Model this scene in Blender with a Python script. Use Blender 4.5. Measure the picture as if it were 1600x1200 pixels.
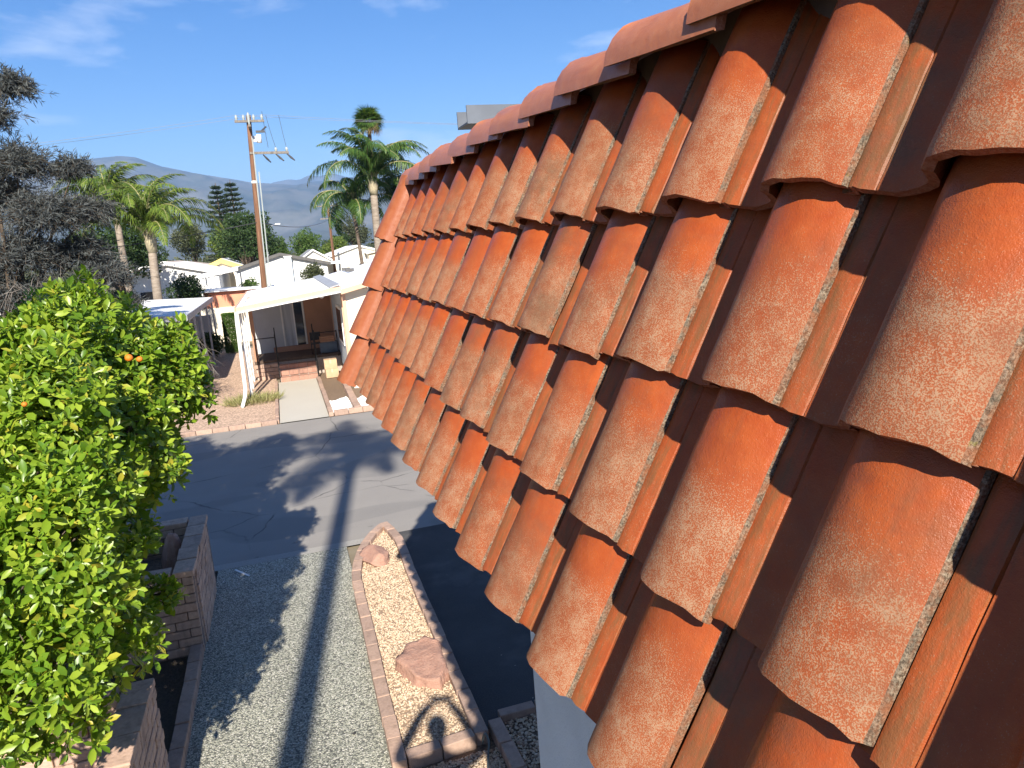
import bpy, bmesh, math, random
import numpy as np
from mathutils import Vector, Matrix, Quaternion
random.seed(7); rng = np.random.default_rng(7)
R_ = math.radians
for o in list(bpy.data.objects): bpy.data.objects.remove(o)
scene = bpy.context.scene
COL = scene.collection

# ------------------------------------------------------------------ camera
H = 4.70
AZ, PITCH, ROLL = R_(16.87), R_(11.4), math.atan(0.0756)
fw = Vector((math.sin(AZ)*math.cos(PITCH), math.cos(AZ)*math.cos(PITCH), -math.sin(PITCH)))
r0 = Vector((math.cos(AZ), -math.sin(AZ), 0)); u0 = r0.cross(fw)
Rv = r0*math.cos(ROLL) - u0*math.sin(ROLL); Uv = r0*math.sin(ROLL) + u0*math.cos(ROLL)
cd = bpy.data.cameras.new('camera'); cam = bpy.data.objects.new('camera', cd); COL.objects.link(cam)
cam.matrix_world = Matrix(((Rv.x, Uv.x, -fw.x, 0), (Rv.y, Uv.y, -fw.y, 0), (Rv.z, Uv.z, -fw.z, H), (0, 0, 0, 1)))
cd.sensor_fit = 'HORIZONTAL'; cd.sensor_width = 36; cd.lens = 1150/1600*36
cd.clip_start = 0.05; cd.clip_end = 60000
scene.camera = cam

# ------------------------------------------------------------------ world, sun, exposure
SUN_DIR = Vector((0.1272, 0.8220, -0.5551)).normalized()          # the way the light travels
world = bpy.data.worlds.new('World'); scene.world = world; world.use_nodes = True
wn = world.node_tree; wn.nodes.clear()
def wnode(t, **k):
    n = wn.nodes.new(t)
    for a, b in k.items(): setattr(n, a, b)
    return n
sky = wnode('ShaderNodeTexSky', sky_type='NISHITA', sun_disc=False)
sky.sun_elevation = math.asin(-SUN_DIR.z); sky.sun_rotation = math.atan2(-SUN_DIR.x, -SUN_DIR.y)
sky.air_density = 1.0; sky.dust_density = 0.25; sky.ozone_density = 2.2; sky.altitude = 400
bg = wnode('ShaderNodeBackground'); bg.inputs['Strength'].default_value = 0.066
wo = wnode('ShaderNodeOutputWorld')
tc = wnode('ShaderNodeTexCoord')
# thin wisps of cirrus over the whole sky
mp = wnode('ShaderNodeMapping'); mp.inputs['Scale'].default_value = (2.2, 2.2, 9.0); mp.inputs['Location'].default_value = (0.55, 0.1, 0.35)
nz = wnode('ShaderNodeTexNoise'); nz.inputs['Scale'].default_value = 1.5; nz.inputs['Detail'].default_value = 7; nz.inputs['Roughness'].default_value = 0.55
nz.inputs['Distortion'].default_value = 0.3
cr = wnode('ShaderNodeValToRGB'); cr.color_ramp.elements[0].position = 0.545; cr.color_ramp.elements[0].color = (0, 0, 0, 1)
cr.color_ramp.elements[1].position = 0.80; cr.color_ramp.elements[1].color = (0.75, 0.75, 0.75, 1)
mx = wnode('ShaderNodeMixRGB'); mx.inputs['Color2'].default_value = (9.5, 9.8, 10.4, 1)
wl = wn.links.new
wl(tc.outputs['Generated'], mp.inputs['Vector']); wl(mp.outputs['Vector'], nz.inputs['Vector']); wl(nz.outputs['Fac'], cr.inputs['Fac'])
wl(cr.outputs['Color'], mx.inputs['Fac']); hs = wnode('ShaderNodeHueSaturation'); hs.inputs['Saturation'].default_value = 1.38; hs.inputs['Hue'].default_value = 0.511; wl(sky.outputs['Color'], hs.inputs['Color']); wl(hs.outputs['Color'], mx.inputs['Color1']); wl(mx.outputs['Color'], bg.inputs['Color'])
wl(bg.outputs['Background'], wo.inputs['Surface'])
sl = bpy.data.lights.new('sun', 'SUN'); sl.energy = 5.0; sl.angle = R_(0.53); sl.color = (1.0, 0.93, 0.82)
sun = bpy.data.objects.new('sun', sl); COL.objects.link(sun)
sun.rotation_euler = SUN_DIR.to_track_quat('-Z', 'Y').to_euler(); sun.location = (0, -30, 40)
scene.view_settings.view_transform = 'Standard'; scene.view_settings.look = 'None'
scene.view_settings.exposure = 1.15; scene.view_settings.gamma = 1.0; scene.view_settings.use_curve_mapping = False
scene.render.engine = 'CYCLES'
scene.cycles.max_bounces = 6; scene.cycles.volume_bounces = 0

# ------------------------------------------------------------------ material helpers
class NT:
    def __init__(s, name):
        s.m = bpy.data.materials.new(name); s.m.use_nodes = True; s.t = s.m.node_tree
        s.b = s.t.nodes['Principled BSDF']; s.out = s.t.nodes['Material Output']
    def put(s, sock, v):
        if isinstance(v, bpy.types.NodeSocket): s.t.links.new(v, sock)
        elif isinstance(v, (tuple, list)) and sock.type == 'RGBA': sock.default_value = (*v[:3], 1)
        else: sock.default_value = v
    def n(s, typ, ins=None, out=0, **props):
        nd = s.t.nodes.new(typ)
        for a, b in props.items(): setattr(nd, a, b)
        for k, v in (ins or {}).items(): s.put(nd.inputs[k], v)
        return nd.outputs[out]
    def co(s, kind='Object'): return s.n('ShaderNodeTexCoord', out=kind)
    def noise(s, vec, scale, detail=3, rough=0.55, w=None, dist=0.0):
        i = {'Vector': vec, 'Scale': scale, 'Detail': detail, 'Roughness': rough, 'Distortion': dist}
        if w is not None: i['W'] = w
        return s.n('ShaderNodeTexNoise', i, noise_dimensions='4D' if w is not None else '3D')
    def ramp(s, fac, a, b, ca=(0, 0, 0), cb=(1, 1, 1)):
        nd = s.t.nodes.new('ShaderNodeValToRGB'); s.put(nd.inputs[0], fac)
        e = nd.color_ramp.elements; e[0].position = a; e[1].position = b; e[0].color = (*ca, 1); e[1].color = (*cb, 1)
        return nd.outputs[0]
    def mix(s, fac, a, b, mode='MIX'): return s.n('ShaderNodeMixRGB', {0: fac, 1: a, 2: b}, blend_type=mode)
    def math(s, op, a, b=0.0, clamp=False): return s.n('ShaderNodeMath', {0: a, 1: b}, operation=op, use_clamp=clamp)
    def maprange(s, v, a, b, c=0., d=1.): return s.n('ShaderNodeMapRange', {'Value': v, 'From Min': a, 'From Max': b, 'To Min': c, 'To Max': d}, interpolation_type='SMOOTHSTEP')
    def sep(s, v): 
        nd = s.t.nodes.new('ShaderNodeSeparateXYZ'); s.put(nd.inputs[0], v); return nd.outputs
    def mapping(s, v, scale=(1, 1, 1), loc=(0, 0, 0), rot=(0, 0, 0)):
        return s.n('ShaderNodeMapping', {'Vector': v, 'Scale': scale, 'Location': loc, 'Rotation': rot})
    def bump(s, h, strength=0.3, dist=0.01, normal=None):
        i = {'Height': h, 'Strength': strength, 'Distance': dist}
        if normal is not None: i['Normal'] = normal
        return s.n('ShaderNodeBump', i)
    def set(s, col=None, rough=None, spec=None, normal=None, metal=None):
        if col is not None: s.put(s.b.inputs['Base Color'], col)
        if rough is not None: s.put(s.b.inputs['Roughness'], rough)
        if spec is not None: s.put(s.b.inputs['Specular IOR Level'], spec)
        if normal is not None: s.put(s.b.inputs['Normal'], normal)
        if metal is not None: s.put(s.b.inputs['Metallic'], metal)
        return s.m
    def rnd(s): return s.n('ShaderNodeObjectInfo', out='Random')
    def island(s): return s.n('ShaderNodeNewGeometry', out='Random Per Island')

def plain(name, col, rough=0.6, var=0.12, scale=6.0, bump=0.0, metal=0.0, spec=0.4, bscale=40.0):
    k = NT(name); c = k.co()
    f = k.noise(c, scale, 4)
    d = tuple(max(0, x*(1-var*2)) for x in col); l = tuple(min(1, x*(1+var)) for x in col)
    k.set(k.ramp(f, 0.3, 0.7, d, l), rough, spec, metal=metal)
    if bump: k.set(normal=k.bump(k.noise(c, bscale, 4), bump, 0.02))
    return k.m

# ------------------------------------------------------------------ mesh helpers
def fast_mesh(name, V, F, smooth=False, mats=(), midx=None):
    """V Nx3 array, F either Mxk array or list of arrays of constant-size faces"""
    V = np.asarray(V, dtype=np.float32).reshape(-1, 3)
    Fs = F if isinstance(F, list) else [F]
    Fs = [np.asarray(f, dtype=np.int32) for f in Fs if len(f)]
    me = bpy.data.meshes.new(name)
    me.vertices.add(len(V)); me.vertices.foreach_set('co', V.ravel())
    nl = sum(f.size for f in Fs); npoly = sum(len(f) for f in Fs)
    me.loops.add(nl); me.loops.foreach_set('vertex_index', np.concatenate([f.ravel() for f in Fs]))
    me.polygons.add(npoly)
    st = []; tot = []; p = 0
    for f in Fs:
        k = f.shape[1]; st.append(p + np.arange(len(f))*k); tot.append(np.full(len(f), k)); p += f.size
    me.polygons.foreach_set('loop_start', np.concatenate(st).astype(np.int32))
    me.polygons.foreach_set('loop_total', np.concatenate(tot).astype(np.int32))
    me.polygons.foreach_set('use_smooth', np.full(npoly, bool(smooth)))
    if midx is not None: me.polygons.foreach_set('material_index', np.asarray(midx, dtype=np.int32))
    for m in mats: me.materials.append(m)
    me.update(calc_edges=True); me.validate()
    return me
def link(name, me, parent=None, loc=None, mtx=None):
    o = bpy.data.objects.new(name, me); COL.objects.link(o)
    if parent is not None: o.parent = parent
    if mtx is not None: o.matrix_local = mtx
    elif loc is not None: o.location = loc
    return o
def tag(o, label, cat, group=None):
    o['label'] = label; o['category'] = cat
    if group: o['group'] = group
    return o
def thing(name, label, cat, loc=(0, 0, 0), rz=0.0, group=None):
    o = bpy.data.objects.new(name, None); COL.objects.link(o); o.empty_display_size = 0.2
    o.location = loc; o.rotation_euler = (0, 0, rz)
    return tag(o, label, cat, group)
def struct(name, me, loc=None):
    o = link(name, me, loc=loc); o['kind'] = 'structure'; return o

class MB:
    """collects simple solids into one mesh"""
    def __init__(s): s.V = []; s.F4 = []; s.F3 = []; s.n = 0
    def add(s, V, F):
        V = np.asarray(V, float).reshape(-1, 3); F = np.asarray(F, int)
        (s.F4 if F.shape[1] == 4 else s.F3).append(F + s.n); s.V.append(V); s.n += len(V); return s
    def box(s, a, b, rz=0.0, c=None):
        (x0, y0, z0), (x1, y1, z1) = a, b
        V = np.array([(x0, y0, z0), (x1, y0, z0), (x1, y1, z0), (x0, y1, z0), (x0, y0, z1), (x1, y0, z1), (x1, y1, z1), (x0, y1, z1)], float)
        return s.add(V, [(3, 2, 1, 0), (4, 5, 6, 7), (0, 1, 5, 4), (1, 2, 6, 5), (2, 3, 7, 6), (3, 0, 4, 7)])
    def hexa(s, P): return s.add(P, [(3, 2, 1, 0), (4, 5, 6, 7), (0, 1, 5, 4), (1, 2, 6, 5), (2, 3, 7, 6), (3, 0, 4, 7)])
    def tube(s, P, r, k=8, cap=True):
        P = np.asarray(P, float); r = np.broadcast_to(np.asarray(r, float), (len(P),))
        T = np.gradient(P, axis=0); T /= np.linalg.norm(T, axis=1)[:, None] + 1e-9
        ref = np.array([0.31, 0.17, 0.93]) if abs(T[0] @ np.array([0.31, 0.17, 0.93])) < 0.9 else np.array([1., 0, 0])
        A = np.cross(T, ref); A /= np.linalg.norm(A, axis=1)[:, None]; B = np.cross(T, A)
        th = np.arange(k)*2*math.pi/k
        V = P[:, None, :] + r[:, None, None]*(np.cos(th)[None, :, None]*A[:, None, :] + np.sin(th)[None, :, None]*B[:, None, :])
        n = len(P); i = np.arange(n-1)[:, None]*k; j = np.arange(k)[None, :]; j2 = (j+1) % k
        F = np.stack([i+j, i+j2, i+k+j2, i+k+j], -1).reshape(-1, 4)
        V = V.reshape(-1, 3); s.add(V, F)
        if cap:
            for base, c, flip in ((0, P[0], 1), ((n-1)*k, P[-1], 0)):
                b = s.n - n*k if False else None
            off = s.n - n*k
            s.V.append(np.array([P[0], P[-1]])); c0 = s.n; s.n += 2
            f = [(off+q, c0, off+(q+1) % k) for q in range(k)] + [(off+(n-1)*k+(q+1) % k, c0+1, off+(n-1)*k+q) for q in range(k)]
            s.F3.append(np.array(f))
        return s
    def mesh(s, name, mats=(), smooth=False):
        F = []
        if s.F4: F.append(np.concatenate(s.F4))
        if s.F3: F.append(np.concatenate(s.F3))
        return fast_mesh(name, np.concatenate(s.V), F, smooth, mats)
    def build(s, name, mat, parent=None, smooth=False, loc=None, mtx=None):
        return link(name, s.mesh(name, [mat], smooth), parent, loc, mtx)

def bevel_box_mesh(name, dx, dy, dz, bev=0.008, seg=1, jitter=0.0, mat=None, seed=0, sub=0):
    bm = bmesh.new(); bmesh.ops.create_cube(bm, size=1.0)
    for v in bm.verts: v.co = Vector((v.co.x*dx, v.co.y*dy, v.co.z*dz))
    bmesh.ops.bevel(bm, geom=list(bm.edges), offset=bev, segments=seg, affect='EDGES', profile=0.6)
    if sub: bmesh.ops.subdivide_edges(bm, edges=list(bm.edges), cuts=sub, use_grid_fill=True)
    rr = random.Random(seed)
    if jitter:
        for v in bm.verts: v.co += Vector((rr.uniform(-1, 1), rr.uniform(-1, 1), rr.uniform(-1, 1)))*jitter
    me = bpy.data.meshes.new(name); bm.to_mesh(me); bm.free()
    if mat: me.materials.append(mat)
    return me
def basis(X, Y, Z, loc):
    return Matrix(((X[0], Y[0], Z[0], loc[0]), (X[1], Y[1], Z[1], loc[1]), (X[2], Y[2], Z[2], loc[2]), (0, 0, 0, 1)))
def rect(name, x0, x1, y0, y1, z, mat, nx=1, ny=1):
    xs = np.linspace(x0, x1, nx+1); ys = np.linspace(y0, y1, ny+1)
    V = np.array([(x, y, 0) for y in ys for x in xs]); i = np.arange(ny)[:, None]*(nx+1); j = np.arange(nx)[None, :]
    F = np.stack([i+j, i+j+1, i+nx+2+j, i+nx+1+j], -1).reshape(-1, 4)
    return struct(name, fast_mesh(name, V, F, False, [mat]), (0, 0, z))
def poly_sheet(name, pts, z, mat):
    bm = bmesh.new(); vs = [bm.verts.new((x, y, 0)) for x, y in pts]; f = bm.faces.new(vs)
    if f.normal.z < 0: f.normal_flip()
    bmesh.ops.triangulate(bm, faces=[f])
    me = bpy.data.meshes.new(name); bm.to_mesh(me); bm.free(); me.materials.append(mat)
    return link(name, me, loc=(0, 0, z))

# leaves: every leaf is a folded, pointed blade (6 verts, 4 tris/quads)
LEAF_V = np.array([(0, 0, 0), (0.22, 0.36, 0.05), (0.24, 0.72, 0.02), (0, 1, -0.10), (-0.24, 0.72, 0.02), (-0.22, 0.36, 0.05), (0, 0.36, -0.02), (0, 0.72, -0.03)])
LEAF_F4 = np.array([(0, 1, 6, 5), (6, 1, 2, 7), (5, 6, 7, 4)]); LEAF_F3 = np.array([(7, 2, 3), (7, 3, 4)])
LEAF_F4 = np.array([(6, 1, 2, 7), (5, 6, 7, 4)]); LEAF_F3 = np.array([(0, 1, 6), (0, 6, 5), (7, 2, 3), (7, 3, 4)])
def leaf_cloud(P, D, Nn, L, Wd, name, mats, simple=False):
    """P base, D direction of blade, Nn up-normal, L length, Wd width: arrays"""
    D = D/np.linalg.norm(D, axis=1)[:, None]; S = np.cross(D, Nn); S /= np.linalg.norm(S, axis=1)[:, None]+1e-9; U = np.cross(S, D)
    if simple:
        T = np.array([(0, 0, 0), (0.5, 0.45, 0.08), (0, 1, -0.05), (-0.5, 0.45, 0.08)]); F4 = np.array([(0, 1, 2, 3)]); F3 = None
    else: T, F4, F3 = LEAF_V*np.array([2.0, 1, 1]), LEAF_F4, LEAF_F3
    n, k = len(P), len(T)
    V = P[:, None, :] + T[None, :, 0, None]*Wd[:, None, None]*S[:, None, :] + T[None, :, 1, None]*L[:, None, None]*D[:, None, :] + T[None, :, 2, None]*L[:, None, None]*U[:, None, :]
    off = (np.arange(n)*k)[:, None, None]
    F = [(off + F4[None]).reshape(-1, 4)]
    if F3 is not None: F.append((off + F3[None]).reshape(-1, 3))
    return fast_mesh(name, V.reshape(-1, 3), F, not simple, mats)
def unit(n):
    v = rng.normal(size=(n, 3)); return v/np.linalg.norm(v, axis=1)[:, None]
def catmull(P, n):
    P = np.asarray(P, float); P = np.vstack([2*P[0]-P[1], P, 2*P[-1]-P[-2]]); out = []
    m = len(P)-3
    for t in np.linspace(0, m-1e-6, n):
        i = int(t); f = t-i; a, b, c, d = P[i:i+4]
        out.append(0.5*((2*b)+(-a+c)*f+(2*a-5*b+4*c-d)*f*f+(-a+3*b-3*c+d)*f**3))
    return np.array(out)

# ------------------------------------------------------------------ materials
M = {}
def tile_material(name, cap=False, tint=1.0):
    k = NT(name); c = k.co(); r = k.rnd(); x, y, z = k.sep(c)[:]
    w = k.math('MULTIPLY', r, 37.0)
    big = k.noise(c, 7.0, 4, 0.6, w)                      # worn areas
    mid = k.noise(c, 28.0, 4, 0.6, w)
    fine = k.noise(c, 560.0, 2, 0.65, w)                   # speckle of worn-through slurry coat
    fine2 = k.noise(c, 240.0, 2, 0.6, w)
    red = k.mix(k.ramp(mid, 0.35, 0.68), (0.335, 0.058, 0.0105), (0.40, 0.088, 0.018))
    red = k.mix(k.math('MULTIPLY', r, 0.45), red, (0.28, 0.060, 0.022))
    dusty = k.mix(k.ramp(big, 0.35, 0.7), (0.205, 0.062, 0.022), (0.26, 0.090, 0.036))
    if cap:
        base = k.mix(k.ramp(mid, 0.3, 0.75), (0.37*tint, 0.118*tint**1.4, 0.048*tint**1.6), (0.44*tint, 0.17*tint**1.4, 0.082*tint**1.6)); wear = k.math('MULTIPLY', k.ramp(big, 0.42, 0.7), 0.5)
    else:
        yy = k.math('ADD', y, k.math('MULTIPLY', k.math('SUBTRACT', big, 0.5), 0.26))
        yy = k.math('ADD', yy, k.math('MULTIPLY', k.math('SUBTRACT', r, 0.5), 0.07))
        r2 = k.math('FRACT', k.math('MULTIPLY', r, 7.137)); r3 = k.math('FRACT', k.math('MULTIPLY', r, 23.71))
        wear = k.math('MULTIPLY', k.maprange(yy, 0.31, 0.13), k.maprange(r2, 0, 1, 0.70, 1.12), True)
        wear = k.math('MULTIPLY', wear, k.maprange(x, -0.165, -0.195, 1.0, 0.45))  # pan worn less; its redder colour stands in for light bounced between tiles
        base = k.mix(k.math('MULTIPLY', wear, 0.55), red, dusty)
    # pale speckle, denser where worn
    th = k.math('SUBTRACT', k.math('ADD', fine, k.math('MULTIPLY', k.math('SUBTRACT', mid, 0.5), 0.30)), k.maprange(wear, 0, 1, 0.20, 0.0))
    sp = k.ramp(th, 0.475, 0.56)
    if cap: sp = k.math('MULTIPLY', sp, 0.55)
    else: sp = k.math('MULTIPLY', sp, k.maprange(x, -0.17, -0.20, 1.0, 0.75))  # fewer pale specks in the pan, also painting its shade redder
    pale = k.mix(k.ramp(big, 0.3, 0.7), (0.325, 0.195, 0.110), (0.38, 0.265, 0.170))
    col = k.mix(k.math('MULTIPLY', sp, 0.80), base, pale)
    # dark lichen flecks and brown runs
    lich = k.ramp(k.noise(c, 60.0, 5, 0.75, k.math('ADD', w, 5.0)), 0.66, 0.74)
    col = k.mix(k.math('MULTIPLY', lich, 0.55), col, (0.07, 0.05, 0.035))
    run = k.noise(k.mapping(c, (38, 3.0, 38)), 1.0, 4, 0.6, w)
    col = k.mix(k.math('MULTIPLY', k.ramp(run, 0.56, 0.75), 0.42), col, (0.17, 0.075, 0.035))
    if not cap:
        gr = k.math('MULTIPLY', k.math('MULTIPLY', k.math('POWER', r3, 2.0), 0.75), k.ramp(k.noise(c, 11.0, 5, 0.7, k.math('ADD', w, 3.0)), 0.40, 0.66))
        col = k.mix(gr, col, k.mix(fine2, (0.085, 0.045, 0.024), (0.19, 0.115, 0.065)))
    if not cap:  # grime along the joint in the pan
        pan = k.math('MULTIPLY', k.maprange(x, -0.24, -0.285), k.ramp(k.noise(k.mapping(c, (60, 9, 60)), 1.0, 4, 0.7, w), 0.45, 0.62))
        col = k.mix(k.math('MULTIPLY', pan, 0.6), col, (0.12, 0.075, 0.03))
    rough = k.math('ADD', k.maprange(wear, 0, 1, 0.36, 0.62), k.math('MULTIPLY', sp, 0.12))
    h = k.math('ADD', k.math('MULTIPLY', fine, 0.6), k.math('MULTIPLY', fine2, 0.5))
    n1 = k.bump(h, 0.6 if not cap else 0.35, 0.002)
    n2 = k.bump(mid, 0.30, 0.006, n1)
    return k.set(col, rough, 0.26, n2)
M['tile'] = tile_material('terracotta_tile')
M['cap'] = tile_material('ridge_tile_clay', True)
M['rake'] = tile_material('rake_tile_clay', True, 0.74)
k = NT('raw_concrete_edge'); c = k.co(); w = k.math('MULTIPLY', k.rnd(), 21.0)
f = k.noise(c, 240.0, 3, 0.7, w); g = k.noise(c, 22.0, 4, 0.6, w)
col = k.mix(k.ramp(f, 0.42, 0.60), (0.085, 0.060, 0.040), (0.31, 0.245, 0.175)); col = k.mix(k.math('MULTIPLY', k.ramp(g, 0.45, 0.65), 0.6), col, (0.09, 0.075, 0.055))
moss = k.ramp(k.noise(c, 34.0, 3, 0.6, k.math('ADD', w, 9.0)), 0.66, 0.72); col = k.mix(k.math('MULTIPLY', moss, 0.7), col, (0.19, 0.16, 0.025))
col = k.mix(k.ramp(k.noise(c, 26.0, 4, 0.7, k.math('ADD', w, 4.0)), 0.42, 0.60, (0, 0, 0), (0.75, 0.75, 0.75)), col, (0.27, 0.10, 0.045))
M['tile_edge'] = k.set(col, 0.9, 0.2, k.bump(f, 1.0, 0.004))
k = NT('tile_end'); c = k.co(); f = k.noise(c, 160.0, 3, 0.7)
M['tile_end'] = k.set(k.mix(k.ramp(f, 0.4, 0.65), (0.26, 0.09, 0.045), (0.36, 0.17, 0.11)), 0.85, 0.2, k.bump(f, 0.9, 0.003))

def ground_mat(name, cols, scale, rough=0.9, bumpd=0.01, big=0.4, speck=None, bstr=0.6, spec=0.25):
    k = NT(name); c = k.co(); f = k.noise(c, scale, 5, 0.65); g = k.noise(c, big, 5, 0.6)
    col = k.mix(k.ramp(f, 0.35, 0.65), cols[0], cols[1]); col = k.mix(k.math('MULTIPLY', k.ramp(g, 0.35, 0.68), 0.6), col, cols[2])
    if speck:
        v = k.n('ShaderNodeTexVoronoi', {'Vector': c, 'Scale': speck[0]}, out='Color')
        col = k.mix(speck[1], col, k.mix(1.0, col, k.ramp(k.sep(v)[0], 0.0, 1.0, speck[2], speck[3]), 'MULTIPLY'))
    return k, c, col, f
# asphalt with cracks and patches
k, c, col, f = ground_mat('asphalt', ((0.21, 0.195, 0.178), (0.285, 0.265, 0.242), (0.315, 0.291, 0.26)), 60, big=0.5)
v = k.n('ShaderNodeTexVoronoi', {'Vector': k.mix(0.18, c, k.n('ShaderNodeTexNoise', {'Vector': c, 'Scale': 1.6, 'Detail': 5}, out='Color')), 'Scale': 0.42}, out='Distance', feature='DISTANCE_TO_EDGE')
brk = k.ramp(k.noise(c, 0.7, 3), 0.44, 0.56)
crk = k.math('MULTIPLY', k.ramp(v, 0.0016, 0.0050, (1, 1, 1), (0, 0, 0)), brk)
col = k.mix(k.math('MULTIPLY', crk, 0.85), col, (0.025, 0.025, 0.025))
tiny = k.ramp(k.noise(c, 26.0, 2), 0.72, 0.76); col = k.mix(k.math('MULTIPLY', tiny, 0.35), col, (0.30, 0.28, 0.25))
run = k.noise(k.mapping(c, (0.25, 3.2, 1)), 1.0, 4); col = k.mix(k.math('MULTIPLY', k.ramp(run, 0.5, 0.7), 0.35), col, (0.285, 0.266, 0.24))
pt = k.ramp(k.noise(k.mapping(c, (0.35, 0.9, 1)), 0.55, 2, 0.4), 0.56, 0.575); col = k.mix(k.math('MULTIPLY', pt, 0.30), col, (0.15, 0.145, 0.14))
oil = k.ramp(k.noise(c, 2.6, 3, 0.5), 0.70, 0.76); col = k.mix(k.math('MULTIPLY', oil, 0.35), col, (0.07, 0.068, 0.066))
M['asphalt'] = k.set(col, 0.88, 0.25, k.bump(k.math('SUBTRACT', f, k.math('MULTIPLY', crk, 0.8)), 0.5, 0.006))
k, c, col, f = ground_mat('drive_asphalt', ((0.040, 0.040, 0.042), (0.075, 0.073, 0.072), (0.10, 0.098, 0.095)), 70, big=1.1)
tiny = k.ramp(k.noise(c, 14.0, 2), 0.73, 0.76); col = k.mix(k.math('MULTIPLY', tiny, 0.7), col, (0.34, 0.31, 0.27))
pt = k.ramp(k.noise(c, 0.9, 4, 0.6), 0.5, 0.62); col = k.mix(k.math('MULTIPLY', pt, 0.5), col, (0.13, 0.125, 0.118))
M['drive_asphalt'] = k.set(col, 0.9, 0.25, k.bump(f, 0.5, 0.006))
# exposed pebble driveway
k = NT('pebble_drive'); c = k.co()
v = k.n('ShaderNodeTexVoronoi', {'Vector': c, 'Scale': 62.0}, out='Color'); vd = k.n('ShaderNodeTexVoronoi', {'Vector': c, 'Scale': 62.0}, out='Distance')
s = k.sep(v)[0]
nd = k.t.nodes.new('ShaderNodeValToRGB'); k.put(nd.inputs[0], s); e = nd.color_ramp.elements
e[0].position = 0.0; e[0].color = (0.13, 0.135, 0.12, 1); e[1].position = 1.0; e[1].color = (0.78, 0.75, 0.66, 1)
for p, cc in ((0.25, (0.34, 0.345, 0.28)), (0.5, (0.45, 0.45, 0.365)), (0.78, (0.55, 0.535, 0.43)), (0.92, (0.66, 0.63, 0.55))):
    q = e.new(p); q.color = (*cc, 1)
col = k.mix(k.ramp(vd, 0.45, 0.80), nd.outputs[0], (0.12, 0.12, 0.105))
col = k.mix(0.5, col, k.mix(1.0, col, k.ramp(k.noise(c, 1.3, 5), 0.3, 0.7, (0.6, 0.6, 0.6), (1, 1, 0.97)), 'MULTIPLY'))
M['pebble_drive'] = k.set(col, 0.7, 0.35, k.bump(vd, 0.8, -0.010))
k, c, col, f = ground_mat('concrete', ((0.43, 0.40, 0.34), (0.53, 0.50, 0.43), (0.46, 0.42, 0.355)), 30, big=0.9)
M['concrete'] = k.set(col, 0.85, 0.3, k.bump(f, 0.3, 0.004))
k, c, col, f = ground_mat('strip_concrete', ((0.27, 0.255, 0.23), (0.38, 0.36, 0.325), (0.31, 0.29, 0.255)), 40, big=1.5)
M['strip'] = k.set(col, 0.88, 0.3, k.bump(f, 0.4, 0.004))
k, c, col, f = ground_mat('bare_soil', ((0.16, 0.115, 0.08), (0.24, 0.175, 0.125), (0.20, 0.15, 0.11)), 25, big=1.2, speck=(60, 0.6, (0.5, 0.5, 0.5), (1.5, 1.4, 1.3)))
M['soil'] = k.set(col, 0.95, 0.15, k.bump(f, 0.8, 0.02))
k, c, col, f = ground_mat('dark_soil', ((0.055, 0.045, 0.036), (0.095, 0.075, 0.058), (0.08, 0.066, 0.05)), 25, big=1.5)
M['dark_soil'] = k.set(col, 0.95, 0.15, k.bump(f, 0.8, 0.02))
k, c, col, f = ground_mat('pink_gravel', ((0.45, 0.32, 0.235), (0.66, 0.50, 0.385), (0.56, 0.41, 0.31)), 22, big=0.6, speck=(28, 0.85, (0.45, 0.42, 0.40), (1.35, 1.3, 1.25)))
M['pink_gravel'] = k.set(col, 0.95, 0.15, k.bump(f, 0.9, 0.03))
k, c, col, f = ground_mat('tan_ground', ((0.20, 0.165, 0.12), (0.28, 0.235, 0.17), (0.16, 0.15, 0.09)), 0.8, big=0.02)
M['tan_ground'] = k.set(col, 0.95, 0.15)
def island_mat(name, stops, rough=0.85, spec=0.25, tr=0.0, bump=0.0, bscale=60.0, hue_noise=None):
    k = NT(name); r = k.island()
    nd = k.t.nodes.new('ShaderNodeValToRGB'); k.put(nd.inputs[0], r); e = nd.color_ramp.elements
    e[0].position = stops[0][0]; e[0].color = (*stops[0][1], 1); e[1].position = stops[-1][0]; e[1].color = (*stops[-1][1], 1)
    for p, cc in stops[1:-1]: q = e.new(p); q.color = (*cc, 1)
    col = nd.outputs[0]
    if hue_noise:
        col = k.mix(k.math('MULTIPLY', k.ramp(k.noise(k.co(), hue_noise[0], 3), 0.42, 0.62), hue_noise[1]), col, hue_noise[2])
    k.set(col, rough, spec)
    if bump: k.set(normal=k.bump(k.noise(k.co(), bscale, 3), bump, 0.006))
    if tr:
        t = k.n('ShaderNodeBsdfTranslucent', {'Color': k.mix(1.0, col, (1.25, 1.15, 0.55), 'MULTIPLY')})
        ms = k.t.nodes.new('ShaderNodeMixShader'); ms.inputs[0].default_value = tr
        k.t.links.new(k.b.outputs[0], ms.inputs[1]); k.t.links.new(t, ms.inputs[2]); k.t.links.new(ms.outputs[0], k.out.inputs['Surface'])
    return k.m
M['gravel'] = island_mat('buff_gravel', [(0, (0.34, 0.23, 0.155)), (0.25, (0.53, 0.39, 0.265)), (0.6, (0.63, 0.485, 0.335)), (0.85, (0.70, 0.58, 0.43)), (1, (0.42, 0.255, 0.17))], bump=0.5)
M['gravel_base'] = island_mat('gravel_bed_dirt', [(0, (0.28, 0.20, 0.14)), (1, (0.30, 0.22, 0.15))])
M['white_pebble'] = island_mat('white_pebbles', [(0, (0.62, 0.60, 0.57)), (1, (0.86, 0.85, 0.82))])
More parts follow.
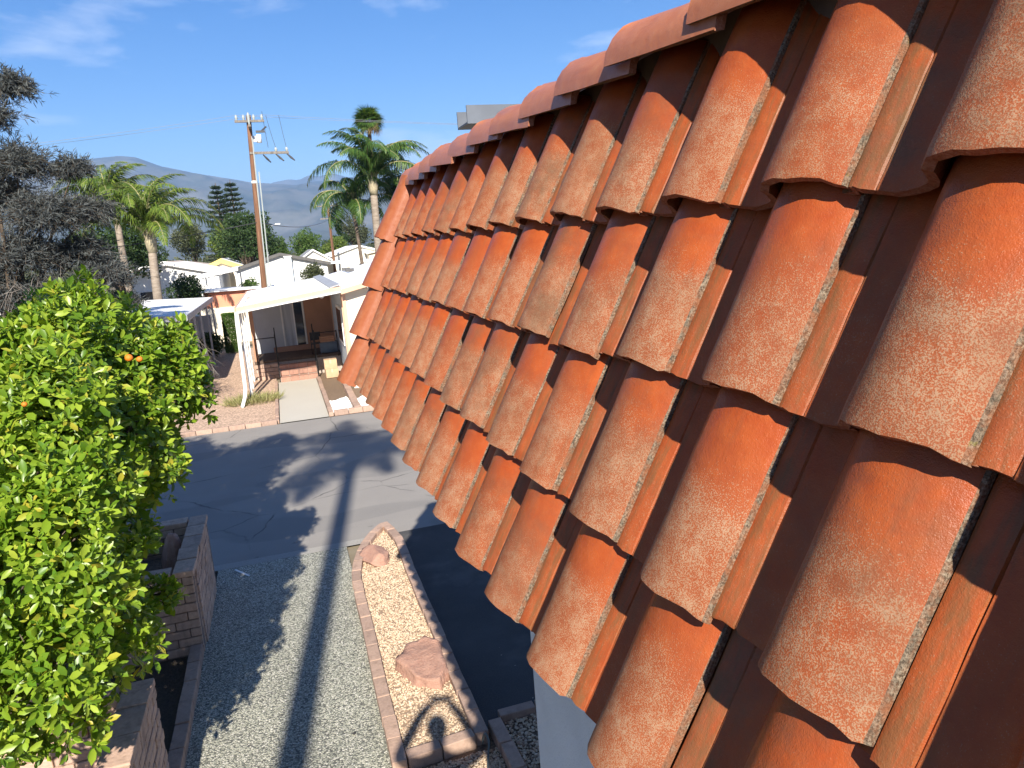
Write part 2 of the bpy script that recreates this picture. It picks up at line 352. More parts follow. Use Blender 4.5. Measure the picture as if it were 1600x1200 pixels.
def brick_mat(name, a, b, dark, scale=30.0):
    k = NT(name); c = k.co(); w = k.math('MULTIPLY', k.rnd(), 53.0)
    f = k.noise(c, scale, 5, 0.65, w); g = k.noise(c, 5.0, 4, 0.6, w)
    col = k.mix(k.ramp(f, 0.3, 0.7), a, b); col = k.mix(k.math('MULTIPLY', k.ramp(g, 0.45, 0.7), 0.45), col, dark)
    col = k.mix(0.55, col, k.mix(1.0, col, k.ramp(k.rnd(), 0, 1, (0.72, 0.72, 0.74), (1.18, 1.14, 1.1)), 'MULTIPLY'))
    st_ = k.ramp(k.noise(k.mapping(k.n('ShaderNodeNewGeometry', out='Position'), (9, 9, 1.6)), 1.0, 4, 0.65), 0.52, 0.70); col = k.mix(k.math('MULTIPLY', st_, 0.40), col, tuple(q*0.45 for q in dark))
    return k.set(col, 0.92, 0.2, k.bump(f, 0.9, 0.008))
M['block'] = brick_mat('slump_block', (0.47, 0.315, 0.235), (0.60, 0.425, 0.325), (0.34, 0.235, 0.175))
M['kerb_brick'] = brick_mat('kerb_brick', (0.38, 0.26, 0.20), (0.47, 0.335, 0.26), (0.30, 0.21, 0.16))
M['red_brick'] = brick_mat('red_brick', (0.36, 0.19, 0.14), (0.46, 0.27, 0.20), (0.25, 0.14, 0.11))
M['mortar'] = plain('mortar', (0.22, 0.16, 0.125), 0.95, 0.2, 30)
M['mortar_light'] = plain('mortar_light', (0.46, 0.38, 0.32), 0.95, 0.15, 30)
M['stucco'] = plain('stucco_wall', (0.74, 0.73, 0.71), 0.9, 0.05, 3, 0.4, bscale=120)
M['wood_dark'] = plain('dark_wood', (0.10, 0.065, 0.045), 0.8, 0.2, 12)
M['galv'] = plain('galvanised_metal', (0.115, 0.13, 0.155), 0.6, 0.1, 5)
k = NT('red_rock'); c = k.co(); f = k.noise(c, 9.0, 6, 0.65); g = k.noise(c, 45.0, 4, 0.6)
M['rock'] = k.set(k.mix(k.ramp(g, 0.35, 0.65), k.mix(k.ramp(f, 0.35, 0.65), (0.32, 0.165, 0.12), (0.47, 0.275, 0.205)), (0.40, 0.24, 0.18)), 0.92, 0.2, k.bump(k.math('ADD', f, k.math('MULTIPLY', g, 0.4)), 0.8, 0.03))
def bark_mat(name, a, b, sx=8, sz=1.5):
    k = NT(name); c = k.co(); f = k.noise(k.mapping(c, (sx, sx, sz)), 2.0, 5, 0.65)
    return k.set(k.ramp(f, 0.3, 0.7, a, b), 0.92, 0.15, k.bump(f, 0.8, 0.03))
M['bark'] = bark_mat('bark_brown', (0.07, 0.05, 0.035), (0.17, 0.13, 0.095))
M['bark_grey'] = bark_mat('bark_grey', (0.12, 0.105, 0.09), (0.27, 0.24, 0.21))
M['twig_grey'] = plain('grey_twigs', (0.24, 0.21, 0.18), 0.9, 0.3, 3)
M['palm_trunk'] = bark_mat('palm_trunk', (0.19, 0.15, 0.115), (0.36, 0.30, 0.24), 1.5, 7)
M['palm_trunk_dark'] = bark_mat('palm_trunk_dark', (0.10, 0.075, 0.055), (0.20, 0.155, 0.12), 1.5, 7)
M['pole_wood'] = bark_mat('pole_wood', (0.13, 0.065, 0.04), (0.25, 0.135, 0.08), 9, 0.5)
M['citrus'] = island_mat('citrus_leaf', [(0, (0.085, 0.18, 0.014)), (0.25, (0.14, 0.25, 0.018)), (0.65, (0.235, 0.35, 0.028)), (0.93, (0.38, 0.49, 0.055)), (1, (0.46, 0.40, 0.045))], 0.36, 0.45, tr=0.36)
M['citrus_wood'] = bark_mat('citrus_bark', (0.08, 0.06, 0.045), (0.19, 0.15, 0.115))
M['orange'] = plain('orange_peel', (0.75, 0.21, 0.02), 0.45, 0.08, 8, 0.3, bscale=120)
def green(name, d, l, tr=0.25, rough=0.55): return island_mat(name, [(0, d), (0.5, tuple((a+b)/2 for a, b in zip(d, l))), (1, l)], rough, 0.3, tr=tr)
M['dark_tree'] = green('dark_tree_leaf', (0.018, 0.042, 0.012), (0.062, 0.105, 0.030))
M['mid_tree'] = green('mid_tree_leaf', (0.035, 0.075, 0.014), (0.11, 0.18, 0.035))
M['olive_tree'] = green('olive_tree_leaf', (0.045, 0.055, 0.025), (0.105, 0.12, 0.055))
M['pale_tree'] = green('pale_tree_leaf', (0.075, 0.12, 0.02), (0.18, 0.24, 0.05))
M['palm_leaf'] = green('palm_leaf', (0.030, 0.075, 0.018), (0.10, 0.175, 0.035), rough=0.4)
M['palm_leaf_yellow'] = green('palm_leaf_yellow', (0.055, 0.11, 0.016), (0.19, 0.25, 0.04), rough=0.4)
M['palm_dead'] = green('palm_dead_leaf', (0.12, 0.085, 0.04), (0.26, 0.19, 0.09))
M['frond_stalk'] = plain('frond_stalk', (0.30, 0.27, 0.12), 0.6, 0.2, 3)
M['boot'] = plain('palm_crownshaft', (0.40, 0.34, 0.22), 0.8, 0.25, 4)
M['needle_dark'] = green('needle_dark', (0.042, 0.050, 0.052), (0.12, 0.13, 0.125), 0.1, 0.7)
M['conifer'] = green('conifer_leaf', (0.016, 0.036, 0.018), (0.048, 0.075, 0.036), 0.1, 0.7)
M['dry_grass'] = green('dry_grass_blade', (0.16, 0.17, 0.05), (0.38, 0.36, 0.16), 0.2, 0.7)
M['hedge'] = green('hedge_leaf', (0.035, 0.085, 0.015), (0.11, 0.19, 0.035))
M['white_paint'] = plain('white_paint', (0.80, 0.79, 0.76), 0.55, 0.04, 2)
M['white_roof'] = plain('white_roof', (0.82, 0.81, 0.79), 0.9, 0.03, 0.8, spec=0.1)
M['blue_white_roof'] = plain('blue_white_roof', (0.72, 0.76, 0.82), 0.9, 0.03, 0.8, spec=0.1)
M['peach'] = plain('peach_trim', (0.72, 0.45, 0.30), 0.6, 0.05, 2)
M['cream'] = plain('cream_wall', (0.78, 0.70, 0.55), 0.75, 0.04, 2)
M['cream_pale'] = plain('pale_cream_wall', (0.80, 0.76, 0.66), 0.75, 0.04, 2)
M['brown_wall'] = plain('tan_brown_wall', (0.44, 0.235, 0.145), 0.75, 0.06, 2)
M['orange_wall'] = plain('coral_wall', (0.74, 0.30, 0.18), 0.75, 0.05, 2)
M['yellow'] = plain('yellow_trim', (0.72, 0.52, 0.16), 0.7, 0.05, 2)
M['grey_roof'] = plain('grey_shingle', (0.30, 0.30, 0.31), 0.85, 0.15, 3)
M['dark_fascia'] = plain('dark_fascia', (0.11, 0.105, 0.10), 0.7, 0.1, 3)
M['grey_siding'] = plain('pale_grey_siding', (0.52, 0.53, 0.54), 0.6, 0.05, 2)
M['bluegrey'] = plain('blue_grey_siding', (0.60, 0.68, 0.74), 0.6, 0.05, 2)
M['tan_roof'] = plain('tan_roof', (0.52, 0.43, 0.36), 0.8, 0.1, 2)
M['grey_metal'] = plain('grey_metal', (0.42, 0.42, 0.43), 0.5, 0.06, 3, metal=0.2)
M['black_iron'] = plain('black_iron', (0.018, 0.018, 0.020), 0.45, 0.2, 8, metal=0.3)
M['black_plastic'] = plain('black_plastic', (0.025, 0.025, 0.028), 0.5, 0.2, 5)
M['blue_plastic'] = plain('blue_grey_plastic', (0.11, 0.145, 0.19), 0.5, 0.1, 5)
M['cardboard'] = plain('cardboard', (0.52, 0.36, 0.22), 0.85, 0.08, 4)
M['tape'] = plain('packing_tape', (0.58, 0.47, 0.32), 0.35, 0.03, 4)
M['wire'] = plain('cable', (0.30, 0.30, 0.31), 0.5, 0.1, 3)
M['wire_dark'] = plain('cable_dark', (0.06, 0.06, 0.065), 0.5, 0.1, 3)
M['ceramic'] = plain('ceramic', (0.36, 0.39, 0.37), 0.3, 0.05, 3)
M['car_white'] = plain('car_paint_white', (0.72, 0.73, 0.74), 0.25, 0.02, 2)
M['rubber'] = plain('rubber', (0.02, 0.02, 0.02), 0.8, 0.1, 5)
M['red_plastic'] = plain('red_lens', (0.50, 0.03, 0.02), 0.3, 0.05, 5)
M['hose'] = plain('grey_hose', (0.13, 0.15, 0.14), 0.5, 0.1, 5)
k = NT('window_glass'); k.set((0.02, 0.025, 0.035), 0.06, 0.6); M['glass'] = k.m
k = NT('screen_curtain'); c = k.co(); k.set(k.ramp(k.noise(k.mapping(c, (14, 14, 0.3)), 1.0, 2), 0.35, 0.65, (0.30, 0.32, 0.35), (0.52, 0.54, 0.57)), 0.6, 0.3); M['curtain'] = k.m
M['skin'] = plain('skin', (0.46, 0.27, 0.19), 0.55, 0.05, 5)
M['shirt'] = plain('grey_shirt', (0.16, 0.17, 0.19), 0.85, 0.1, 5)
M['trousers'] = plain('blue_trousers', (0.05, 0.07, 0.12), 0.85, 0.1, 5)
M['hair'] = plain('dark_hair', (0.03, 0.022, 0.018), 0.6, 0.2, 20)
M['aluminium'] = plain('aluminium', (0.55, 0.55, 0.56), 0.4, 0.05, 5, metal=0.8)

# ------------------------------------------------------------------ ground, road, drives
XR = 160
rect('ground', -16000, 16000, -16000, 16000, -0.05, M['tan_ground'], 16, 16)
rect('road', -XR, XR, 11.69, 21.22, -0.012, M['asphalt'], 8, 1)
rect('road_edge_strip', -60, 1.30, 11.48, 11.69, 0.002, M['strip'], 8, 1)
rect('pebble_driveway', -1.44, 0.50, -12, 11.48, 0.0, M['pebble_drive'], 1, 6)
rect('asphalt_driveway', 1.30, 14.0, 6.30, 11.69, -0.004, M['drive_asphalt'], 4, 4)
rect('soil_bed_ground', -14, -1.44, -12, 11.48, -0.02, M['dark_soil'], 4, 4)
rect('house_slab', 0.50, 14, -12, 6.30, -0.02, M['soil'], 4, 4)
rect('front_yard', -14, -0.52, 21.36, 40, 0.01, M['pink_gravel'], 4, 4)
rect('right_yard', 0.92, 14, 21.36, 25.1, 0.008, M['soil'], 4, 4)
rect('far_yards', -60, 60, 40, 120, -0.02, M['tan_ground'], 4, 4)

# ------------------------------------------------------------------ the tiled house
PIT, EXPO, RISE = 0.315, 0.3275, 0.043
NR = np.array([-0.933, 0, 0.36]); NR /= np.linalg.norm(NR)
UPS = np.array([0.36, 0, 0.933]); UPS /= np.linalg.norm(UPS)
P0 = np.array([0.7786, 0.8807, 4.733])                      # lower hump corner of column 0, top course
house = thing('tiled_house', 'house with a steep red clay tile mansard roof filling the right side', 'house')
wm = MB(); wm.box((0.72, -9.0, -0.02), (1.0, 2.38, 3.90)); wm.box((1.0, 2.10, -0.02), (6.5, 2.38, 4.72)); wm.build('wall', M['stucco'], house)
fr = MB(); fr.box((1.02, -9.0, 4.72), (6.5, 5.22, 4.98)); fr.box((0.56, -9.0, 3.905), (1.02, 5.2, 3.98)); fr.build('flat_roof', M['grey_roof'], house)
dk = MB()
a = P0 + NR*(-0.085) - UPS*(3*EXPO+0.02); b = P0 + NR*(-0.085) + UPS*(EXPO*1.12)
q = -NR*0.03
def yv(p, y): return (p[0], y, p[2])
dk.hexa([yv(a, -9), yv(a+q, -9), yv(a+q, 5.20), yv(a, 5.20), yv(b, -9), yv(b+q, -9), yv(b+q, 5.20), yv(b, 5.20)])
roof = dk.build('roof', M['wood_dark'], house)
pm = MB()   # far carport post, stands at the outer corner
pm.box((5.9, 4.9, -0.02), (6.1, 5.1, 4.72)); pm.build('carport_post', M['stucco'], house)

PROF = np.array([(0, 0), (.004, .0040), (.012, .0110), (.03, .0235), (.055, .0365), (.08, .0445), (.105, .047), (.13, .0445), (.152, .035), (.168, .021), (.178, .004), (.186, -.012),
                 (.197, -.024), (.213, -.0305), (.230, -.0310), (.250, -.0275), (.268, -.0225), (.2755, -.0205), (.2775, -.0225), (.2795, -.0190), (.295, -.0105), (.307, -.0050), (.3148, -.0050), (.3165, -.0200), (.345, -.0205)])
def tile_mesh(seed):
    rr = np.random.default_rng(seed); L = 0.405
    s = PROF[:, 0]; z = PROF[:, 1]
    t = np.gradient(PROF, axis=0); t /= np.linalg.norm(t, axis=1)[:, None]; nrm = np.stack([-t[:, 1], t[:, 0]], 1)
    inner = PROF - nrm*np.interp(s, [0, .03, .06, .30, .314], [.0100, .0125, .0145, .0150, .010])[:, None]
    inner[0] = (0.001, -0.0100); inner[1] = (0.005, -0.0070)
    n = len(PROF); ys = np.array([0.0, 0.004, 0.03, 0.09, 0.16, 0.24, 0.32, 0.405]); m = len(ys)
    V = []; 
    wob = rr.normal(0, 0.0008, (m, n)); chip = rr.normal(0, 0.0016, n)
    for j, y in enumerate(ys):
        drop = 0.0006 if j == 0 else 0.0
        for i in range(n):
            V.append((-s[i], y + (chip[i] if j < 2 else 0), z[i] - drop + wob[j, i]))
    for j, y in enumerate(ys):
        for i in range(n): V.append((-inner[i, 0] , y + (chip[i] if j < 2 else 0), inner[i, 1] + wob[j, i]))
    F = []; mi = []
    for j in range(m-1):
        for i in range(n-1):
            a = j*n+i; F.append((a, a+n, a+n+1, a+1)); mi.append(1 if i == 0 else 0)
            b = n*m+a; F.append((b, b+1, b+n+1, b+n)); mi.append(0)
        a = j*n; b = n*m+a; F.append((a, b, b+n, a+n)); mi.append(1)
        a = j*n+n-1; b = n*m+a; F.append((a, a+n, b+n, b)); mi.append(0)
    for i in range(n-1):
        a, b = i, n*m+i; F.append((a, a+1, b+1, b)); mi.append(2)
        a = (m-1)*n+i; b = n*m+a; F.append((a, b, b+1, a+1)); mi.append(2)
    me = fast_mesh('roof_tile', np.array(V), np.array(F), True, [M['tile'], M['tile_edge'], M['tile_end']], mi)
    # sharp rim
    sh = np.zeros(len(me.edges), dtype=bool)
    for e in me.edges:
        i, j = e.vertices; 
        if (i < n*m) != (j < n*m): sh[e.index] = True
        if i < n and j < n: sh[e.index] = True
        if i >= n*m and j >= n*m and (i-n*m) < n and (j-n*m) < n: sh[e.index] = True
        for base in (0,):
            if (i % n == 0 and j % n == 0): sh[e.index] = True
        if i % n in (17, 18, 19, 22, 23) and j % n == i % n: sh[e.index] = True
    at = me.attributes.new('sharp_edge', 'BOOLEAN', 'EDGE'); at.data.foreach_set('value', sh)
    return me
TILES = [tile_mesh(100+i) for i in range(6)]
tilt = math.atan(RISE/EXPO)
Yt = UPS*math.cos(tilt) - NR*math.sin(tilt); Xt = np.array([0, -1., 0]); Zt = np.cross(Xt, Yt)
rr = random.Random(3)
for row in range(4):
    for col in range(-7, 13):
        if col == 13 and row > 3: continue
        p = P0 + np.array([0, 1, 0])*PIT*col - UPS*EXPO*row
        p = p + np.array([0, rr.gauss(0, .0012), 0]) + UPS*rr.gauss(0, .0045) + NR*rr.gauss(0, .0012)
        mt = basis(Xt, Yt, Zt, p) @ Matrix.Rotation(R_(rr.gauss(0, .25)), 4, 'Z') @ Matrix.Rotation(R_(rr.gauss(0, .3)), 4, 'X') @ Matrix.Rotation(R_(rr.gauss(0, .2)), 4, 'Y')
        link('roof_tile', TILES[rr.randrange(6)], roof, mtx=mt)
def barrel_mesh(name, L, a0, b0, a1, b1, th, drop, seed, lip=0.03):
    """half-round trim tile: axis +Y; far end (y=L) wide (a1,b1), near end (y=0) narrow (a0,b0) and dropped"""
    rr = np.random.default_rng(seed); n = 19; ys = np.array([0, .006, .12, .26, L-.006, L]); m = len(ys)
    ang = np.linspace(R_(166), R_(14), n); cz = math.sin(R_(14))**.86; V = []
    for s in (0, 1):
        for j, y in enumerate(ys):
            t = y/L; A = a0+(a1-a0)*t - s*th; B = b0+(b1-b0)*t - s*th; dz = -drop*(1-t)
            for i, g in enumerate(ang):
                e = 0.86
                x = math.copysign(abs(math.cos(g))**e, math.cos(g))*A/math.cos(R_(14))**e; z = (math.sin(g)**e-cz)*B/(1-cz)
                if i in (0, n-1): z -= lip
                V.append((x, y + rr.normal(0, .0022), z + dz + rr.normal(0, .0016)))
    F = []; mi = []; o = n*m
    for j in range(m-1):
        for i in range(n-1):
            a = j*n+i; F.append((a, a+1, a+n+1, a+n)); mi.append(0); b = o+a; F.append((b, b+n, b+n+1, b+1)); mi.append(0)
        for a in (j*n, j*n+n-1):
            b = o+a; F.append((a, a+n, b+n, b) if a % n == 0 else (a, b, b+n, a+n)); mi.append(1)
    for i in range(n-1):
        a = i; F.append((a, o+a, o+a+1, a+1)); mi.append(2); a = (m-1)*n+i; F.append((a, a+1, o+a+1, o+a)); mi.append(2)
    me = fast_mesh(name, np.array(V), np.array(F), True, [M['cap'], M['tile_edge'], M['tile_end']], mi)
    sh = np.zeros(len(me.edges), dtype=bool)
    for e in me.edges:
        i, j = e.vertices
        if (i < o) != (j < o): sh[e.index] = True
        elif i % n in (0, n-1) and i % n == j % n: sh[e.index] = True
        elif (i % o)//n == (j % o)//n and (i % o)//n in (0, m-1): sh[e.index] = True
    at = me.attributes.new('sharp_edge', 'BOOLEAN', 'EDGE'); at.data.foreach_set('value', sh)
    return me
CAPS = [barrel_mesh('ridge_tile', 0.46, 0.146, 0.088, 0.154, 0.104, 0.020, 0.036, 40+i, 0.010) for i in range(4)]
for i in range(-12, 12):
    yf = 1.045 + 0.3695*i                                    # far (wide) end of each cap
    if yf > 5.20: continue
    mt = Matrix.Translation((1.008 + rr.gauss(0, .004), yf - 0.46, 5.100 + rr.gauss(0, .004))) @ Matrix.Rotation(R_(rr.gauss(0, .8)), 4, 'Z') @ Matrix.Rotation(R_(rr.gauss(0, .5)), 4, 'Y')
    link('ridge_tile', CAPS[i % 4], roof, mtx=mt)
RAKE = [barrel_mesh('rake_tile', 0.44, 0.098, 0.078, 0.106, 0.088, 0.018, 0.03, 60+i, 0.03) for i in range(3)]
for j in range(4):
    # wide end at the bottom of each course; axis down the slope
    base = np.array([P0[0], 4.985, P0[2]]) - UPS*(EXPO*j) + UPS*0.41 + NR*0.015
    Yd = -UPS*0.995 + NR*0.07; Yd /= np.linalg.norm(Yd); Xd = np.cross(Yd, NR); Xd /= np.linalg.norm(Xd); Zd = np.cross(Xd, Yd)
    mt = basis(Xd, Yd, Zd, base) @ Matrix.Rotation(R_(rr.gauss(0, 1)), 4, 'Z')
    RAKE[j % 3].materials[0] = M['rake']
    link('rake_tile', RAKE[j % 3], roof, mtx=mt)
MB().box((0.968, -9, 4.985), (1.06, 4.95, 5.12)).build('ridge_dark_fill', M['wood_dark'], roof)  # fill added under the caps, coloured dark to read as shadow
du = MB(); du.box((1.62, 5.95, 5.60), (4.2, 6.35, 5.745)); duct = thing('metal_duct', 'grey sheet metal channel showing above the ridge tiles', 'metal channel', (0, 0, 0))
du = MB(); du.box((1.60, 5.95, 5.595), (4.3, 5.965, 5.735)); du.box((1.60, 5.965, 5.595), (4.3, 6.28, 5.61)); du.box((1.60, 6.265, 5.61), (4.3, 6.28, 5.735))
du.build('channel', M['galv'], duct)
for x in (3.6, 4.2): MB().box((x-.04, 6.08, -.02), (x+.04, 6.16, 5.594)).build('post', M['galv'], duct)

# ------------------------------------------------------------------ planter island with brick kerb
def path_bricks(parent, pts, width, height, length, mat, seed, inner_side=1, closed=False, z0=-0.03, names='brick'):
    """lay bevelled bricks along a polyline; each one an object, sharing a few meshes"""
    P = [Vector((x, y, 0)) for x, y in pts]; r = random.Random(seed)
    meshes = [bevel_box_mesh(names, length-0.012, width, height, 0.012, 2, 0.0015, mat, seed+i) for i in range(4)]
    d = [0]; 
    for a, b in zip(P, P[1:]): d.append(d[-1]+(b-a).length)
    def at(t):
        for i in range(len(P)-1):
            if t <= d[i+1]+1e-6:
                f = (t-d[i])/(d[i+1]-d[i]); return P[i].lerp(P[i+1], f)
        return P[-1]
    n = max(1, round(d[-1]/length)); st = d[-1]/n
    for i in range(n):
        a, b = at(i*st), at((i+1)*st); c = (a+b)/2; t = (b-a); L = t.length; t.normalize(); nn = Vector((-t.y, t.x, 0))
        m = basis(t, nn, (0, 0, 1), (c.x+r.gauss(0, .002), c.y+r.gauss(0, .002), z0+height/2+r.gauss(0, .003))) @ Matrix.Rotation(R_(r.gauss(0, .7)), 4, 'Z') @ Matrix.Diagonal((L/length, 1, 1, 1))
        link(names, meshes[r.randrange(4)], parent, mtx=m)
def pebble_patch(name, inside, bounds, n, size, z, mat, parent=None, seed=0, flat=0.65):
    r = np.random.default_rng(seed); x0, x1, y0, y1 = bounds
    P = r.uniform((x0, y0), (x1, y1), (int(n*1.0), 2)); P = P[inside(P[:, 0], P[:, 1])]; n = len(P)
    t = (1+5**.5)/2
    V0 = np.array([(-1, t, 0), (1, t, 0), (-1, -t, 0), (1, -t, 0), (0, -1, t), (0, 1, t), (0, -1, -t), (0, 1, -t), (t, 0, -1), (t, 0, 1), (-t, 0, -1), (-t, 0, 1)])/math.sqrt(1+t*t)
    F0 = np.array([(0, 11, 5), (0, 5, 1), (0, 1, 7), (0, 7, 10), (0, 10, 11), (1, 5, 9), (5, 11, 4), (11, 10, 2), (10, 7, 6), (7, 1, 8), (3, 9, 4), (3, 4, 2), (3, 2, 6), (3, 6, 8), (3, 8, 9), (4, 9, 5), (2, 4, 11), (6, 2, 10), (8, 6, 7), (9, 8, 1)])
    sc = r.uniform(0.55, 1.25, (n, 1))*size*r.uniform(0.7, 1.3, (n, 3))*np.array([1, 1, flat])
    jit = 1 + r.normal(0, 0.13, (n, 12, 1))
    V = V0[None]*jit*sc[:, None, :]
    th = r.uniform(0, 6.28, n); c, s = np.cos(th)[:, None], np.sin(th)[:, None]
    V = np.stack([V[..., 0]*c - V[..., 1]*s, V[..., 0]*s + V[..., 1]*c, V[..., 2]], -1)
    V += np.concatenate([P, (z + r.uniform(-0.3, 0.55, n)*size)[:, None]], 1)[:, None, :]
    F = (np.arange(n)[:, None, None]*12 + F0[None]).reshape(-1, 3)
    o = link(name, fast_mesh(name, V.reshape(-1, 3), F, False, [mat]), parent); o['kind'] = 'stuff'; return o
OUT_L = [(0.42, 5.98), (0.42, 7.1), (0.44, 8.5), (0.44, 9.7), (0.52, 10.55), (0.79, 11.44), (1.10, 11.92)]
OUT_R = [(1.36, 6.08), (1.35, 7.2), (1.35, 8.2), (1.35, 9.9), (1.37, 11.2), (1.24, 11.95)]
def inset(pts, d):
    P = [Vector((x, y, 0)) for x, y in pts]; o = []
    for i in range(len(P)):
        t = (P[min(i+1, len(P)-1)]-P[max(i-1, 0)]).normalized(); nn = Vector((-t.y, t.x, 0)); q = P[i]+nn*d; o.append((q.x, q.y))
    return o
isl = thing('planter_island', 'long brick-edged planter of buff gravel with pointed far end between the two driveways', 'planter', (0, 0, 0))
cl = catmull(np.array([(x, y, 0) for x, y in OUT_L]), 40)[:, :2]; crr = catmull(np.array([(x, y, 0) for x, y in OUT_R]), 40)[:, :2]
path_bricks(isl, inset([tuple(p) for p in cl], -0.07), 0.135, 0.15, 0.36, M['kerb_brick'], 11)
path_bricks(isl, inset([tuple(p) for p in crr], 0.07), 0.135, 0.15, 0.36, M['kerb_brick'], 12)
path_bricks(isl, [(0.56, 6.06), (1.22, 6.12)], 0.13, 0.148, 0.33, M['kerb_brick'], 13)
def in_island(x, y):
    xl = np.interp(y, cl[:, 1], cl[:, 0])+0.12; xr = np.interp(y, crr[:, 1], crr[:, 0])-0.12
    return (x > xl) & (x < xr) & (y > 6.10) & (y < 11.85)
bed = poly_sheet('gravel_floor', [(0.50, 6.08), (0.50, 9.7), (0.60, 10.6), (0.86, 11.4), (1.14, 11.86), (1.27, 11.2), (1.28, 6.10)], 0.035, M['gravel_base']); bed.parent = isl
pebble_patch('gravel', in_island, (0.4, 1.4, 6.0, 12.0), 21000, 0.0105, 0.040, M['gravel'], isl, 5)
def rock_mesh(name, sx, sy, sz, seed):
    bm = bmesh.new(); bmesh.ops.create_icosphere(bm, subdivisions=4, radius=1.0)
    r = random.Random(seed); ph = [Vector((r.uniform(-1, 1), r.uniform(-1, 1), r.uniform(-1, 1)))*2 for _ in range(14)]; of = [r.uniform(0, 6) for _ in ph]
    cuts = [(Vector((r.gauss(0, 1), r.gauss(0, 1), r.gauss(0.2, .6))).normalized(), r.uniform(.55, .85)) for _ in range(13)]
    for v in bm.verts:
        p = v.co.copy()
        for nn, d in cuts:
            e = p.dot(nn)-d
            if e > 0: p -= nn*e*0.97
        s = 1+sum(math.sin(p.dot(w)*1.6+o) for w, o in zip(ph, of))*0.018 + sum(math.sin(p.dot(w)*7+o) for w, o in zip(ph, of))*0.008 + sum(math.sin(p.dot(w)*15+o*2) for w, o in zip(ph, of))*0.004
        v.co = Vector((p.x*sx*s, p.y*sy*s, p.z*sz*s))
    me = bpy.data.meshes.new(name); bm.to_mesh(me); bm.free(); me.materials.append(M['rock'])
    for f in me.polygons: f.use_smooth = True
    return me
o = link('boulder', rock_mesh('boulder', .27, .43, .17, 21), loc=(0.87, 10.62, 0.08)); o.rotation_euler = (0, .1, .5); tag(o, 'smooth reddish boulder at the pointed far end of the gravel planter', 'boulder')
bm = bmesh.new(); vs = [bm.verts.new((x, y, 0)) for x, y in ((-.30, .12), (-.10, .40), (.16, .44), (.31, .20), (.28, -.22), (.10, -.50), (-.16, -.34))]; f = bm.faces.new(vs); 
ex = bmesh.ops.extrude_face_region(bm, geom=[f]); up = [v for v in ex['geom'] if isinstance(v, bmesh.types.BMVert)]
for v in up: v.co.z += .15; v.co.x *= .88; v.co.y *= .90
bmesh.ops.recalc_face_normals(bm, faces=list(bm.faces)); bmesh.ops.triangulate(bm, faces=list(bm.faces)); bmesh.ops.subdivide_edges(bm, edges=list(bm.edges), cuts=7, use_grid_fill=True)
from mathutils import noise as mnoise
for v in bm.verts:
    d = Vector((mnoise.noise(v.co*5), mnoise.noise(v.co*5+Vector((9, 2, 1))), mnoise.noise(v.co*4+Vector((3, 7, 5)))))*.035 + Vector((mnoise.noise(v.co*17), mnoise.noise(v.co*17+Vector((4, 0, 0))), mnoise.noise(v.co*17+Vector((0, 6, 0)))))*.012; v.co += d
me = bpy.data.meshes.new('boulder'); bm.to_mesh(me); bm.free(); me.materials.append(M['rock'])
for f in me.polygons: f.use_smooth = True
o = link('boulder', me, loc=(0.98, 7.50, 0.02)); o.rotation_euler = (.03, -.05, .05); tag(o, 'large flat angular reddish boulder near the photographer\'s shadow', 'boulder')

# second gravel bed by the house wall
bed2 = thing('gravel_bed', 'dark shaded gravel bed with brick border beside the stucco wall', 'gravel bed')
path_bricks(bed2, [(1.455, 6.26), (1.50, 4.4)], 0.13, 0.13, 0.36, M['kerb_brick'], 15)
path_bricks(bed2, [(1.53, 6.36), (4.2, 6.36)], 0.12, 0.10, 0.37, M['kerb_brick'], 16)
pebble_patch('gravel', lambda x, y: (x > 1.53+0.0*y), (1.53, 3.2, 4.6, 6.30), 6500, 0.0145, -0.010, M['gravel'], bed2, 8)
lb = thing('gravel_strip', 'narrow gravel strip below the planter, under the ladder', 'gravel bed')
pebble_patch('gravel', lambda x, y: (x > 0.5), (0.5, 1.40, 4.2, 5.98), 7000, 0.012, -0.010, M['gravel'], lb, 9)
hp = catmull(np.array([(1.27, 6.03, 0.03), (1.30, 6.02, .14), (1.315, 5.95, .10), (1.26, 5.8, 0.02), (1.22, 5.6, 0.015), (1.25, 5.2, 0.015), (1.15, 4.6, .015)]), 40)
tag(MB().tube(hp, 0.010, 8).build('garden_hose', M['hose'], None, True), 'grey garden hose curling over the planter\'s near corner', 'hose')
st = bevel_box_mesh('wood_stick', 0.40, 0.035, 0.012, 0.003, 1, 0, M['white_paint'])
o = link('wood_stick', st, loc=(-1.08, 11.21, 0.008)); o.rotation_euler = (0, 0, R_(-57)); tag(o, 'thin pale strip of wood lying on the pebble driveway', 'stick')
o = link('dark_pebble', rock_mesh('dark_pebble', .022, .02, .014, 5), loc=(0.14, 6.71, 0.012)); o.data.materials[0] = M['black_plastic']; tag(o, 'small black stone alone on the sunlit pebble driveway', 'stone')

